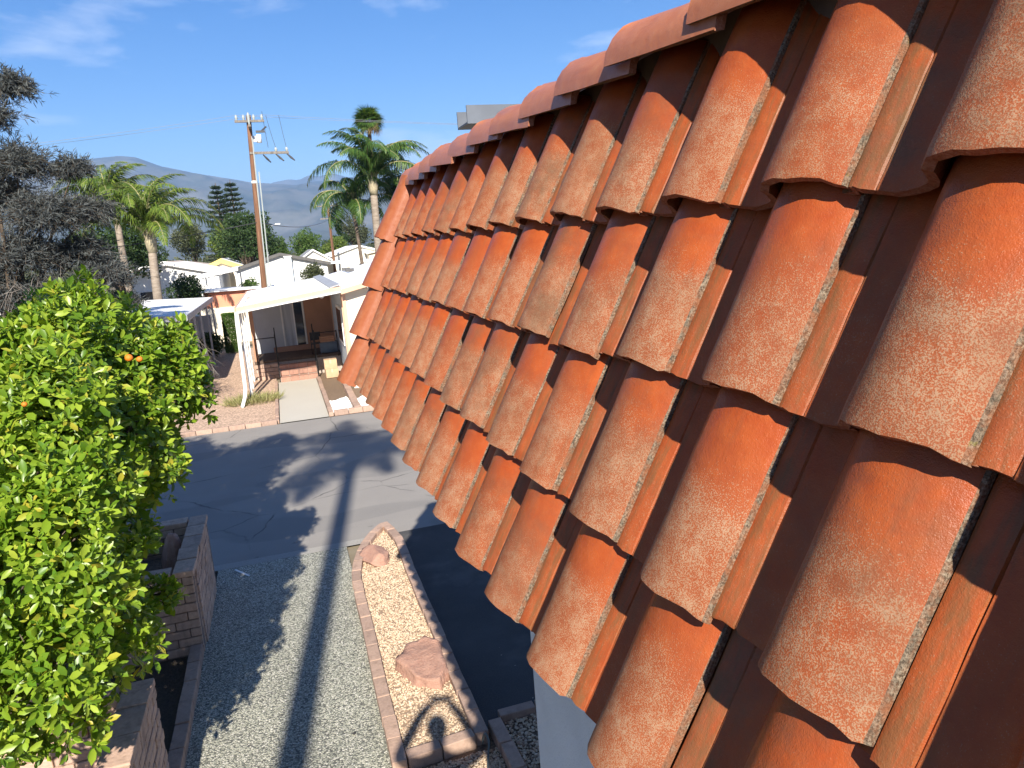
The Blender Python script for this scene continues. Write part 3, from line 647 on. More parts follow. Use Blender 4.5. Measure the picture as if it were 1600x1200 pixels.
# ------------------------------------------------------------------ slump block walls on the left
def block_wall(parent, x0, x1, y0, y1, h, seed, faces, course=0.108, L=0.30, depth=0.05):
    """core of mortar with proud blocks on the named faces, cap blocks on top"""
    core = MB(); g = 0.012
    core.box((x0+g, y0+g, -0.05), (x1-g, y1-g, h-0.06)); core.build('mortar_core', M['mortar'], parent)
    r = random.Random(seed); n = max(1, round((h-0.07)/course)); ch = (h-0.07)/n
    bl = [bevel_box_mesh('block', L-0.014, depth, ch-0.013, 0.010, 2, 0.0022, M['block'], seed*7+i) for i in range(4)]
    hb = [bevel_box_mesh('block', L/2-0.014, depth, ch-0.013, 0.010, 2, 0.0022, M['block'], seed*9+i) for i in range(2)]
    for fc in faces:
        a0, a1 = (x0, x1) if fc in 'sn' else (y0, y1)
        for c in range(n):
            t = a0 - (L/2 if c % 2 else 0)
            while t < a1-0.02:
                s, e = max(t, a0), min(t+L, a1); t += L
                if e-s < 0.07: continue
                me = bl[r.randrange(4)] if e-s > L*0.75 else hb[r.randrange(2)]
                base = L if e-s > L*0.75 else L/2
                cx = (s+e)/2; z = c*ch+ch/2
                pr = 0.008+r.gauss(0, .0025)
                if fc == 's': p = (cx, y0-pr+depth/2-0.004, z); ang = 0
                elif fc == 'n': p = (cx, y1+pr-depth/2+0.004, z); ang = 0
                elif fc == 'e': p = (x1+pr-depth/2+0.004, cx, z); ang = 90
                else: p = (x0-pr+depth/2-0.004, cx, z); ang = 90
                link('block', me, parent, mtx=Matrix.Translation(p) @ Matrix.Rotation(R_(ang+r.gauss(0, .4)), 4, 'Z') @ Matrix.Diagonal(((e-s)/base, 1, 1, 1)))
def cap_row(parent, pts, width, z, seed, L=0.40, h=0.075):
    path_bricks(parent, pts, width, h, L, M['block'], seed, z0=z, names='cap_block')
wb = thing('block_planter', 'raised square planter of pinkish slump block at the road end of the driveway', 'planter')
block_wall(wb, -2.75, -1.42, 9.04, 9.24, 1.07, 31, 'sn'); block_wall(wb, -1.62, -1.42, 9.26, 10.82, 1.07, 32, 'ew'); block_wall(wb, -2.75, -2.55, 9.26, 10.82, 1.07, 34, 'e')
block_wall(wb, -2.75, -1.42, 10.84, 11.04, 1.07, 33, 's')
cap_row(wb, [(-2.76, 9.14), (-1.66, 9.14)], 0.235, 1.0, 51); cap_row(wb, [(-1.52, 9.02), (-1.52, 11.05)], 0.235, 1.0, 52); cap_row(wb, [(-2.76, 10.94), (-1.66, 10.94)], 0.23, 0.998, 53)
MB().box((-2.54, 9.26, -.02), (-1.64, 10.82, 0.62)).build('planter_soil', M['soil'], wb)
o = link('boulder', rock_mesh('boulder', .13, .30, .34, 77), loc=(-1.86, 10.35, 0.80)); o.rotation_euler = (.1, .2, .4); tag(o, 'upright tan rock standing inside the slump block planter', 'boulder')
wb2 = thing('block_wall', 'low slump block garden wall under the citrus leaves at lower left', 'wall')
block_wall(wb2, -1.76, -1.54, 2.4, 6.78, 1.02, 41, 'ew'); block_wall(wb2, -3.4, -1.78, 6.56, 6.77, 1.018, 42, 'sn')
cap_row(wb2, [(-1.65, 2.4), (-1.65, 6.80)], 0.25, 0.95, 54); cap_row(wb2, [(-3.4, 6.67), (-1.79, 6.67)], 0.24, 0.948, 55)
kb = thing('brick_kerb', 'row of kerb bricks along the left edge of the pebble driveway', 'kerb')
path_bricks(kb, [(-1.50, 9.02), (-1.50, 3.0)], 0.14, 0.16, 0.40, M['kerb_brick'], 17)

# ------------------------------------------------------------------ citrus tree
# crown lobes: centre x, y, z and radius
LOBES = [(np.array(q[:3]), q[3]) for q in [(-1.832, 6.664, 3.937, 0.502),
         (-1.642, 7.072, 4.102, 0.339),
         (-1.353, 7.208, 3.709, 0.412),
         (-1.172, 7.48, 3.579, 0.373),
         (-0.951, 7.752, 3.374, 0.239),
         (-1.783, 5.848, 3.379, 0.684),
         (-1.465, 6.664, 3.212, 0.533),
         (-1.319, 6.936, 3.001, 0.348),
         (-1.775, 5.304, 2.825, 0.631),
         (-1.518, 6.12, 2.689, 0.358),
         (-1.632, 5.984, 2.241, 0.343),
         (-1.304, 6.528, 1.908, 0.143),
         (-1.516, 6.392, 1.848, 0.16),
         (-1.696, 4.896, 2.249, 0.379),
         (-1.665, 5.032, 1.788, 0.218),
         (-2.893, 6.664, 3.696, 0.979),
         (-2.762, 5.848, 2.709, 0.975),
         (-2.139, 4.76, 2.025, 0.381),
         (-2.573, 8.16, 3.003, 0.947),
         (-1.899, 8.16, 3.296, 0.611),
         (-3.732, 8.568, 3.083, 1.333),
         (-2.452, 7.616, 2.245, 0.724),
         (-1.027, 7.48, 3.805, 0.271),
         (-1.627, 7.208, 4.365, 0.222),
         (-2.55, 8.75, 3.5, 0.8), (-1.95, 8.7, 3.55, 0.72), (-3.3, 8.6, 3.4, 0.9), (-1.60, 5.75, 2.05, 0.42)]]  # rear lobes here are hidden, added for their shadow on the road
ct = thing('citrus_tree', 'bushy bright green citrus tree with a few oranges filling the left side', 'tree', (-2.65, 7.75, 0))
cb = np.array([-2.65, 7.75, 0.0])
tw = MB()
tw.tube(catmull(np.array([(0, 0, -0.05), (.03, .02, .5), (.0, .05, 1.0), (.05, .0, 1.5)]), 10), np.linspace(.11, .085, 10), 10)
centers = [c for c, r in LOBES]
for c, r in LOBES:
    e = c-cb; mid = np.array([e[0]*.35, e[1]*.35, 1.45+(e[2]-1.45)*.45])+rng.normal(0, .06, 3)
    tw.tube(catmull(np.array([(0.02, 0, 1.2), mid, e]), 10), np.linspace(.055, .012, 10), 7)
    for _ in range(9):
        d = unit(1)[0]; tw.tube(catmull(np.array([e*.8+mid*.2, e+d*r*.45, e+d*r*.9+np.array([0, 0, .03])]), 6), np.linspace(.010, .003, 6), 5)
tw.build('trunk', M['citrus_wood'], ct, True)
def citrus_leaves(nw):
    P = []; D = []; Nn = []; L = []; W = []
    vol = np.array([r**2 for c, r in LOBES]); vol /= vol.sum()
    pick = rng.choice(len(LOBES), nw, p=vol)
    dirs = unit(nw)
    for q in range(nw):
        c, r = LOBES[pick[q]]; d = dirs[q]
        if d[2] < -0.5 and rng.random() < .5: d = d*np.array([1, 1, -1])
        bump = 1+0.16*math.sin(5*d[0]+3*d[1]+q*0)+0.12*math.sin(7*d[2]+4*d[0])
        depth = rng.random()**2.2
        p = c + d*r*bump*(1-0.42*depth)
        inside = sum(np.linalg.norm(p-cc) < rr_*0.62 for cc, rr_ in LOBES)
        if inside and rng.random() < .75: continue
        ax = d*0.8+np.array([-0.05, -0.40, 0.60])+rng.normal(0, .35, 3); ax /= np.linalg.norm(ax)
        nl = rng.integers(6, 11); ph = rng.uniform(0, 6.28)
        a = np.cross(ax, [0.3, 0.2, 0.9]); a /= np.linalg.norm(a); b = np.cross(ax, a)
        size = rng.uniform(.62, 1.35)
        for l in range(nl):
            g = ph+l*2.4; t = l/nl
            rad = a*math.cos(g)+b*math.sin(g)
            dd = rad*(1.0-0.55*t)+ax*(0.25+0.9*t)+np.array([0, 0, -0.28*(1-t)])
            P.append(p+ax*(t*0.10-0.05)*size+rad*.006); D.append(dd); Nn.append(ax+rng.normal(0, .25, 3)-rad*0.2)
            ln = size*rng.uniform(.066, .112)*(1-.25*t); L.append(ln); W.append(ln*rng.uniform(.36, .46))
    return [np.array(v) for v in (P, D, Nn, L, W)]
P, D, Nn, L, W = citrus_leaves(16500)
P -= cb
dist = np.linalg.norm(P+cb-np.array([0, 0, H]), axis=1)
scr = (P+cb)-np.array([0, 0, H]); dep = scr @ np.array(fw); sx = 800+1150*(scr @ np.array(Rv))/dep; sy = 600-1150*(scr @ np.array(Uv))/dep
cand = np.where((sx > 5) & (sx < 380) & (sy > 440) & (sy < 1195))[0]; near = cand[np.argsort(dist[cand])[:1500]]
near = near[rng.permutation(len(near))[:280]]
mask = np.ones(len(P), bool); mask[near] = False
o = link('leaves', leaf_cloud(P[mask], D[mask], Nn[mask], L[mask], W[mask], 'leaves', [M['citrus']]), ct); o['kind'] = 'stuff'
one = leaf_cloud(np.zeros((1, 3)), np.array([[0, 1., 0]]), np.array([[0, 0, 1.]]), np.array([1.]), np.array([.41]), 'leaf', [])
k = NT('citrus_leaf_single'); rn = k.rnd(); col = k.ramp(rn, 0.0, 1.0, (0.09, 0.20, 0.014), (0.30, 0.43, 0.035)); k.set(col, 0.38, 0.45)
t = k.n('ShaderNodeBsdfTranslucent', {'Color': col}); ms = k.t.nodes.new('ShaderNodeMixShader'); ms.inputs[0].default_value = .3
k.t.links.new(k.b.outputs[0], ms.inputs[1]); k.t.links.new(t, ms.inputs[2]); k.t.links.new(ms.outputs[0], k.out.inputs['Surface']); one.materials.append(k.m)
for i in near:
    Y = Vector(D[i]).normalized(); S = Y.cross(Vector(Nn[i])).normalized(); U = S.cross(Y)
    link('leaf', one, ct, mtx=basis(S*L[i], Y*L[i], U*L[i], P[i]))
bm = bmesh.new(); bmesh.ops.create_uvsphere(bm, u_segments=14, v_segments=10, radius=.042)
for v in bm.verts: v.co.z *= .94
fm = bpy.data.meshes.new('orange'); bm.to_mesh(fm); bm.free(); fm.materials.append(M['orange'])
for f in fm.polygons: f.use_smooth = True
for p, q in [((-1.217, 6.528, 3.963), 0.75), ((-1.149, 6.569, 3.938), 0.6), ((-1.578, 5.141, 3.904), 0.4)]: o = link('orange', fm, ct, loc=np.array(p)-cb); o.scale = (q, q, q)

# ------------------------------------------------------------------ house across the road
walk = rect('walkway', -0.45, 0.90, 21.22, 28.12, 0.012, M['concrete'], 1, 5)
nb = thing('mobile_home', 'peach and cream mobile home with white awning porch across the road', 'house', (0, 0, 0))
def part(parent, name, mat, *boxes):
    m = MB()
    for b in boxes: m.box(*b)
    return m.build(name, M[mat] if isinstance(mat, str) else mat, parent)
def slab(parent, name, mat, x0, z0, x1, z1, y0, y1, th):
    return MB().hexa([(x0, y0, z0-th), (x1, y0, z1-th), (x1, y1, z1-th), (x0, y1, z0-th), (x0, y0, z0), (x1, y0, z1), (x1, y1, z1), (x0, y1, z0)]).build(name, M[mat], parent)
aw = slab(nb, 'awning_roof', 'white_roof', -1.37, 3.09, 1.96, 3.47, 24.92, 36.0, 0.05)
for i in range(9):
    x = -1.2+i*0.36; z = 3.09+(x+1.37)*0.1141
    slab(aw, 'roof_rib', 'white_roof', x, z+0.022, x+0.04, z+0.0265, 25.0, 35.9, 0.03)
slab(nb, 'awning_fascia', 'peach', -1.39, 3.10, 1.97, 3.48, 24.86, 24.915, 0.20)
slab(nb, 'awning_fascia', 'peach', -1.43, 3.095, -1.38, 3.098, 24.86, 36.0, 0.17)
slab(nb, 'gutter', 'white_paint', -1.40, 2.96, 1.95, 3.33, 24.80, 24.855, 0.05)
slab(nb, 'roof_flashing', 'grey_metal', 1.60, 3.48, 1.93, 3.55, 24.95, 36.2, 0.04)
mr = slab(nb, 'main_roof', 'blue_white_roof', 1.93, 3.40, 5.7, 4.18, 24.70, 37.2, 0.06)
slab(mr, 'roof_slope', 'blue_white_roof', 5.704, 4.18, 9.4, 3.40, 24.70, 37.2, 0.06)
for y in (33.2, 35.0): part(mr, 'roof_vent', 'dark_fascia', ((2.9, y, 3.66), (3.25, y+.3, 3.80)))
slab(nb, 'main_fascia', 'peach', 1.91, 3.385, 5.7, 4.165, 24.64, 24.695, 0.16)
part(nb, 'front_wall', 'cream', ((1.99, 25.05, 0.35), (9.2, 25.2, 3.33)))
part(nb, 'side_wall', 'bluegrey', ((1.99, 25.204, 0.35), (2.12, 37.0, 3.33)))
part(nb, 'skirting', 'cream_pale', ((2.02, 25.09, -0.02), (9.15, 25.22, 0.346)), ((2.02, 25.224, -0.02), (2.12, 37.0, 0.346)))
part(nb, 'corner_trim', 'peach', ((1.955, 25.0, 0.3), (2.06, 25.046, 3.33)), ((1.945, 25.05, 0.3), (1.986, 25.16, 3.33)))
part(nb, 'trim_board', 'peach', ((1.95, 25.6, 0.3), (1.987, 25.7, 3.30))); part(nb, 'trim_board', 'peach', ((1.95, 31.2, 0.3), (1.987, 31.32, 3.35)))
w = part(nb, 'window', 'white_paint', ((1.955, 26.5, 1.30), (1.985, 28.6, 2.65))); part(w, 'pane', 'glass', ((1.945, 26.6, 1.40), (1.953, 27.52, 2.55)), ((1.945, 27.58, 1.40), (1.953, 28.5, 2.55)))
w = part(nb, 'window', 'white_paint', ((4.0, 25.015, 1.2), (5.6, 25.045, 2.5))); part(w, 'pane', 'glass', ((4.08, 25.005, 1.28), (5.52, 25.013, 2.42)))
# porch
part(nb, 'porch_floor', 'wood_dark', ((-1.22, 29.22, 0.62), (1.985, 33.0, 0.72)))
for i in range(10): part(nb, 'siding_panel', 'grey_siding', ((-1.20+i*0.114, 31.50, 0.722), (-1.20+i*0.114+0.104, 31.56, 3.0)))
part(nb, 'porch_wall', 'grey_siding', ((-1.24, 31.57, 0.70), (1.98, 31.75, 3.05)))
d = part(nb, 'sliding_door', 'white_paint', ((-0.06, 31.50, 0.722), (0.0, 31.56, 2.72)), ((0.0, 31.50, 2.66), (0.86, 31.56, 2.72)), ((0.80, 31.50, 0.722), (0.86, 31.56, 2.66)), ((0.42, 31.49, 0.722), (0.47, 31.548, 2.66)))
part(d, 'curtained_pane', 'curtain', ((0.0, 31.53, 0.74), (0.42, 31.55, 2.66))); part(d, 'pane', 'glass', ((0.47, 31.53, 0.74), (0.80, 31.55, 2.66))); part(d, 'handle', 'black_iron', ((0.76, 31.47, 1.65), (0.785, 31.49, 1.9)))
part(nb, 'brown_wall', 'brown_wall', ((0.88, 31.48, 0.722), (1.985, 31.56, 3.05)))
part(nb, 'door_sill', 'brown_wall', ((-0.5, 31.30, 0.722), (1.5, 31.47, 0.92)))
part(nb, 'porch_post', 'brown_wall', ((-1.20, 29.25, 0.722), (-1.06, 29.39, 3.15)))
part(nb, 'porch_base', 'mortar_light', ((-1.20, 29.26, -0.02), (1.98, 29.5, 0.615)))
bks = [bevel_box_mesh('brick', 0.29, 0.10, 0.135, 0.008, 1, 0.001, M['red_brick'], 300+i) for i in range(3)]
tbk = [bevel_box_mesh('brick', 0.29, 0.10, 0.135, 0.008, 1, 0.001, M['kerb_brick'], 310+i) for i in range(3)]
r = random.Random(5)
for c in range(4):
    for i in range(3): link('brick', r.choice(tbk), nb, loc=(-1.06+i*0.30-(0.12 if c % 2 else 0)+0.06, 29.225+r.gauss(0, .002), 0.07+c*0.15))
sp_ = part(nb, 'porch_steps', 'mortar_light', ((-0.36, 28.14, -0.02), (0.99, 29.20, 0.155)), ((-0.36, 28.50, 0.155), (0.99, 29.20, 0.335)), ((-0.36, 28.85, 0.335), (0.99, 29.20, 0.515)))
treads = [bevel_box_mesh('brick', 0.322, 0.34, 0.165, 0.010, 1, 0.0012, M['red_brick'], 320+i) for i in range(3)]
for s_ in range(3):
    for i in range(4): link('brick', r.choice(treads), sp_, loc=(-0.185+i*0.335, 28.28+s_*0.355+r.gauss(0, .002), 0.092+s_*0.18))
# ornamental iron supports of the awning, downspout
def ornate(y):
    o = part(nb, 'awning_support', 'white_paint', ((-1.34, y-.02, 0.0), (-1.30, y+.02, 3.03)), ((-1.34, y+.28, 0.0), (-1.30, y+.32, 3.03)))
    m = MB()
    for q in range(7):
        z0 = 0.20+q*0.39; t = np.linspace(0, 2*math.pi, 18)
        m.tube(np.stack([np.full(18, -1.32), y+.15+.115*np.sin(t), z0+.20*(t/math.pi)+.0+.05*np.sin(2*t)], 1), .012, 5)
    m.build('iron_scroll', M['grey_metal'], o, True)
for y in (26.1, 27.5, 29.1): ornate(y)
part(nb, 'trellis_board', 'white_paint', ((-1.335, 25.3, 0), (-1.305, 25.42, 3.02)))
m = MB(); m.tube([(-1.37, 24.84, 2.96), (-1.39, 24.84, 2.7), (-1.43, 24.72, 0.5), (-1.47, 24.55, 0.28), (-1.56, 24.15, 0.05)], 0.055, 4); m.build('downspout', M['white_paint'], nb)
bm = bmesh.new(); bmesh.ops.create_uvsphere(bm, u_segments=12, v_segments=8, radius=.085); me = bpy.data.meshes.new('porch_lamp'); bm.to_mesh(me); bm.free(); me.materials.append(M['white_paint'])
o = link('porch_lamp', me, nb, loc=(1.32, 25.3, 3.20)); MB().tube([(1.32, 25.3, 3.27), (1.32, 25.3, 3.345)], .03, 6).build('lamp_stem', M['grey_metal'], o, loc=(-1.32, -25.3, -3.20))
def railing(label, x, xe):
    t = thing('handrail', label, 'handrail', (x, 28.2, 0))
    MB().tube([(0, 0, -.02), (0, 0, 1.80)], .024, 6).build('post', M['black_iron'], t); MB().tube([(0, .98, .5), (0, .98, 1.95)], .024, 6).build('post', M['black_iron'], t)
    MB().tube([(0, -.02, 1.05), (0, .98, 1.65)], .02, 6).build('rail', M['black_iron'], t)
    MB().tube([(0, .98, 1.58), (xe, .98, 1.58)], .02, 6).build('rail', M['black_iron'], t)
    MB().tube([(xe, .98, .6), (xe, .98, 1.62)], .02, 6).build('post', M['black_iron'], t)
railing('black iron handrail on the left of the brick porch steps', -0.37, -0.75); railing('black iron handrail on the right of the brick porch steps', 1.02, 0.88)
def box_thing(label, x, y, z, sx, sy, sz, rz, name='cardboard_box'):
    t = thing(name, label, 'box', (x, y, z), rz, 'cardboard boxes by the porch'); link('carton', bevel_box_mesh('carton', sx, sy, sz, .006, 1, 0, M['cardboard']), t, loc=(0, 0, sz/2))
    part(t, 'packing_tape', 'tape', ((-.03, -sy/2-.003, sz*.62), (.03, sy/2+.003, sz+.003)))
box_thing('lower of two tan cardboard boxes stacked right of the porch steps', 1.48, 27.85, 0.03, .46, .42, .33, .05); box_thing('upper tan cardboard box on top of another beside the porch', 1.47, 27.86, 0.362, .46, .40, .34, -.02)
t = thing('storage_bin', 'blue grey plastic storage bin on the right of the shaded porch', 'bin', (1.58, 29.75, 0.722))
link('bin_body', bevel_box_mesh('bin_body', .66, .45, .36, .03, 2, 0, M['blue_plastic']), t, loc=(0, 0, .18)); link('lid', bevel_box_mesh('lid', .70, .48, .05, .02, 2, 0, M['blue_plastic']), t, loc=(0, 0, .385))
t = thing('wooden_crate', 'small brown wooden crate on top of the porch storage bin', 'crate', (1.55, 29.75, 1.134))
for z in (.04, .12, .20): part(t, 'slat', 'brown_wall', ((-.28, -.18, z-.03), (.28, -.165, z+.03))); part(t, 'slat', 'brown_wall', ((-.28, .165, z-.03), (.28, .18, z+.03)))
part(t, 'end_panel', 'brown_wall', ((-.28, -.163, .01), (-.265, .163, .23)), ((.265, -.163, .01), (.28, .163, .23)))
t = thing('folding_chair', 'black folding chair standing in the dark at the head of the porch steps', 'chair', (1.12, 29.75, 0.722))
part(t, 'seat', 'black_plastic', ((-.2, -.2, .38), (.2, .2, .42))); part(t, 'backrest', 'black_plastic', ((-.2, .17, .5), (.2, .2, .82)))
for sx in (-1, 1): MB().tube([(sx*.19, -.22, 0), (sx*.19, .19, .82)], .014, 6).build('leg', M['black_iron'], t); MB().tube([(sx*.18, .24, 0), (sx*.18, -.16, .40)], .014, 6).build('leg', M['black_iron'], t)
# yard edging, pebbles, grass
ye = thing('yard_edging', 'tan brick edging round the gravel yard left of the walkway', 'edging'); path_bricks(ye, [(-9.5, 21.30), (-0.52, 21.30)], .11, .14, .42, M['kerb_brick'], 81); path_bricks(ye, [(-0.52, 21.38), (-0.52, 28.1)], .10, .12, .42, M['kerb_brick'], 82)
ye = thing('yard_edging', 'tan kerb round the bed right of the walkway', 'edging'); path_bricks(ye, [(0.98, 21.34), (0.98, 28.0)], .13, .12, .8, M['kerb_brick'], 83); path_bricks(ye, [(1.06, 21.40), (6.0, 21.40)], .13, .16, .42, M['kerb_brick'], 84); path_bricks(ye, [(1.75, 21.5), (1.80, 28.0)], .20, .17, .8, M['kerb_brick'], 85)
rect('side_bed', 1.05, 1.97, 25.1, 29.2, 0.010, M['soil'])
o = pebble_patch('white_pebbles', lambda x, y: (y < 23.45+0.2*np.sin(x*9)) & ((x < 1.63) | (x > 1.88)), (1.07, 2.6, 21.52, 23.6), 2600, 0.035, 0.02, M['white_pebble'], None, 61)
o['label'] = 'bright white pebbles in the bed right of the walkway'; o['category'] = 'pebbles'
n = 900; a = rng.uniform(0, 6.28, n); rad = rng.random(n)**.7*0.75
P = np.stack([-1.25+rad*np.cos(a)*1.15, 24.9+rad*np.sin(a)*.8, np.full(n, .01)], 1); D = np.stack([np.cos(a)*rng.uniform(.2, .9, n), np.sin(a)*rng.uniform(.2, .9, n), rng.uniform(.5, 1, n)], 1)+rng.normal(0, .25, (n, 3)); D[:, 2] = abs(D[:, 2])
o = link('grass_tuft', leaf_cloud(P, D, unit(n), rng.uniform(.18, .42, n), np.full(n, .018), 'grass_tuft', [M['dry_grass']], True)); tag(o, 'dry yellow green grass tuft at the foot of the awning downspout', 'grass')

# left neighbour carport
cpL = thing('carport', 'flat white carport roof on grey posts behind bare twigs', 'carport')
slab(cpL, 'roof', 'white_roof', -9.5, 3.15, -3.08, 2.86, 27.0, 38.2, .06); slab(cpL, 'fascia', 'grey_metal', -3.10, 2.87, -3.05, 2.87, 26.96, 38.2, .20); slab(cpL, 'fascia', 'grey_metal', -9.5, 3.16, -3.10, 2.88, 26.93, 26.99, .20)
for y in (29.6, 31.9, 34.8, 37.7): part(cpL, 'post', 'grey_metal', ((-3.15, y-.035, -.02), (-3.08, y+.035, 2.68)))
hl = thing('grey_house', 'grey sided house behind the flat white carport', 'house'); part(hl, 'wall', 'grey_siding', ((-9.4, 38.3, 0), (-3.3, 38.6, 2.0)), ((-9.4, 31, 0), (-6.2, 38.29, 2.85)))
w = part(hl, 'window', 'white_paint', ((-4.9, 38.26, .9), (-3.9, 38.295, 1.8))); part(w, 'pane', 'glass', ((-4.83, 38.245, .97), (-3.97, 38.258, 1.73)))

# ------------------------------------------------------------------ houses farther back
def gable_house(label, x0, x1, y0, y1, eave, ridge, wall, roofm, name='house', trim='white_paint', windows=(), over=0.3, fascia=0.16):
    h = thing(name, label, 'house', ((x0+x1)/2, y0, 0)); cx = (x0+x1)/2; hw = (x1-x0)/2; D = y1-y0
    m = MB(); V = [(-hw, 0, -.05), (hw, 0, -.05), (hw, 0, eave), (0, 0, ridge-.05), (-hw, 0, eave)]; V2 = [(x, D, z) for x, _, z in V]
    m.add(V+V2, [(0, 1, 2, 4), (6, 5, 9, 7), (1, 6, 7, 2), (5, 0, 4, 9)]); m.F3.append(np.array([(4, 2, 3), (7, 9, 8)])); m.build('wall', M[wall], h)
    sl = (ridge-eave)/hw; ex = hw+over; ez = eave-over*sl
    rf = MB().hexa([(-ex, -over, ez), (0, -over, ridge), (0, D+over, ridge), (-ex, D+over, ez), (-ex, -over, ez+.08), (0, -over, ridge+.08), (0, D+over, ridge+.08), (-ex, D+over, ez+.08)]).build('roof', M[roofm], h)
    MB().hexa([(0.004, -over, ridge), (ex, -over, ez), (ex, D+over, ez), (0.004, D+over, ridge), (0.004, -over, ridge+.08), (ex, -over, ez+.08), (ex, D+over, ez+.08), (0.004, D+over, ridge+.08)]).build('roof', M[roofm], h)
    for s in (-1, 1):
        P = [(s*ex, -over-.04, ez-fascia+.07), (0, -over-.04, ridge-fascia+.07), (0, -over-.004, ridge-fascia+.07), (s*ex, -over-.004, ez-fascia+.07)]
        if s > 0: P = [P[1], P[0], P[3], P[2]]
        MB().hexa(P+[(x, y, z+fascia+.02) for x, y, z in P]).build('barge_board', M[trim], h)
    for (wx, wz, ww, wh) in windows:
        w = part(h, 'window', 'white_paint', ((wx-ww/2, -.05, wz), (wx+ww/2, -.003, wz+wh))); part(w, 'pane', 'glass', ((wx-ww/2+.08, -.07, wz+.08), (wx+ww/2-.08, -.052, wz+wh-.08)))
    return h
def flat_carport(label, x0, x1, y0, y1, z0, z1, posts, post_mat='white_paint', roofm='white_roof', fas='white_paint', name='carport'):
    h = thing(name, label, 'carport', (x0, y0, 0)); W = x1-x0; D = y1-y0
    MB().hexa([(0, 0, z0), (W, 0, z1), (W, D, z1), (0, D, z0), (0, 0, z0+.06), (W, 0, z1+.06), (W, D, z1+.06), (0, D, z0+.06)]).build('roof', M[roofm], h)
    MB().hexa([(-.02, -.06, z0-.16), (W+.02, -.06, z1-.16), (W+.02, -.004, z1-.16), (-.02, -.004, z0-.16), (-.02, -.06, z0+.08), (W+.02, -.06, z1+.08), (W+.02, -.004, z1+.08), (-.02, -.004, z0+.08)]).build('fascia', M[fas], h)
    for px, py in posts:
        zt = z0+(z1-z0)*px/W; part(h, 'post', post_mat, ((px-.05, py-.05, -.05), (px+.05, py+.05, zt-.004)))
    return h
hO = thing('coral_house', 'low house with coral upper band over a cream wall behind the hedge', 'house', (-3.6, 43.6, 0))
part(hO, 'upper_wall', 'orange_wall', ((-.3, 0, 2.0), (3.2, .3, 2.85))); part(hO, 'lower_wall', 'cream', ((-.6, -.06, -.05), (3.2, .3, 1.996))); slab(hO, 'roof', 'white_roof', -.45, 2.93, 3.4, 2.90, -.3, 3.5, .06)
gable_house('big white gable-end house with dark roof edge and chimney flue behind the porch', -3.3, 4.25, 66, 84, 3.60, 4.62, 'white_paint', 'dark_fascia', trim='dark_fascia', windows=((-2.9, 1.6, .5, 1.2),), fascia=.24)
t = thing('chimney_flue', 'tall square blue-white flue against the white gable wall', 'flue', (1.05, 65.6, 0)); part(t, 'shaft', 'bluegrey', ((-.28, -.25, 0), (.28, .25, 4.30))); part(t, 'cap', 'white_paint', ((-.34, -.31, 4.304), (.34, .31, 4.38)))
flat_carport('white carport with slim white posts above the coral wall', -4.9, -2.3, 50, 57, 3.62, 3.95, [(.12, .1), (.5, .1), (.85, .1), (1.2, .1), (2.45, .1), (.12, 6.5), (2.45, 6.5)])
gable_house('white house with pale low roof behind the left palm trunk', -11.5, -4.3, 62, 76, 3.55, 4.50, 'white_paint', 'white_roof', windows=((-1.5, 1.6, 1.3, 1.0), (1.6, 1.6, 1.3, 1.0)))
gable_house('small house with yellow gable trim among the white roofs', -6.4, -3.3, 76, 88, 3.85, 4.50, 'cream', 'white_roof', trim='yellow', fascia=.42)
gable_house('house with long tan roof at the foot of the olive tree', -15, -6.2, 82, 95, 3.8, 4.62, 'cream_pale', 'tan_roof', windows=((0, 1.6, 1.4, 1.0),))
gable_house('house with plain grey roof just behind the white gable', 1.9, 6.4, 86, 98, 3.3, 4.75, 'cream_pale', 'grey_roof')
gable_house('white mobile home with shallow pale gable beside the second power pole', 6.6, 13.0, 92, 108, 3.9, 4.85, 'cream_pale', 'white_roof', trim='white_paint', windows=((0.5, 1.8, 1.4, 1.0),))
flat_carport('white carport with dark shaded opening right of the white gable', 4.9, 10.2, 80, 88, 3.35, 3.2, [(.15, .1), (4.1, .1), (5.1, .1), (.15, 7.5), (5.1, 7.5)])
gable_house('plain cream building at the foot of the palm trunks', 10.7, 18, 90, 104, 3.9, 4.4, 'cream', 'cream_pale', trim='cream')
gable_house('long white house at the far left behind the dark tree', -26, -13, 48, 60, 3.2, 4.2, 'white_paint', 'grey_roof', windows=((-2, 1.2, 1.5, 1.1), (3, 1.2, 1.5, 1.1)))
# parked car under the white carport
car = thing('parked_car', 'white car with red tail lamp parked under the white carport', 'car', (-3.5, 52.5, 0))
m = MB(); prof = [(-2.1, .35), (-2.1, .9), (-1.3, 1.05), (-.7, 1.5), (.9, 1.5), (1.6, 1.05), (2.1, .95), (2.1, .35)]
V = [(s*.88*(1 if z < 1.2 else .82), y, z) for s in (-1, 1) for y, z in prof]; n8 = len(prof)
m.add(V, [(i, i+1, i+1+n8, i+n8) for i in range(n8-1)]+[(n8-1, 0, n8, 2*n8-1)]+[(0, 7, 2, 1), (7, 6, 5, 2), (5, 4, 3, 2)]+[(8+0, 8+1, 8+2, 8+7), (8+7, 8+2, 8+5, 8+6), (8+5, 8+2, 8+3, 8+4)]); m.build('body', M['car_white'], car)
part(car, 'rear_window', 'glass', ((-.66, -1.14, 1.12), (.66, -.86, 1.40)))
for s in (-1, 1): part(car, 'tail_lamp', 'red_plastic', ((s*.72-.12, -2.13, .68), (s*.72+.12, -2.098, .86)))
for s in (-1, 1):
    for y in (-1.3, 1.3): MB().tube([(s*.76, y, .32), (s*.90, y, .32)], .32, 16).build('wheel', M['rubber'], car)

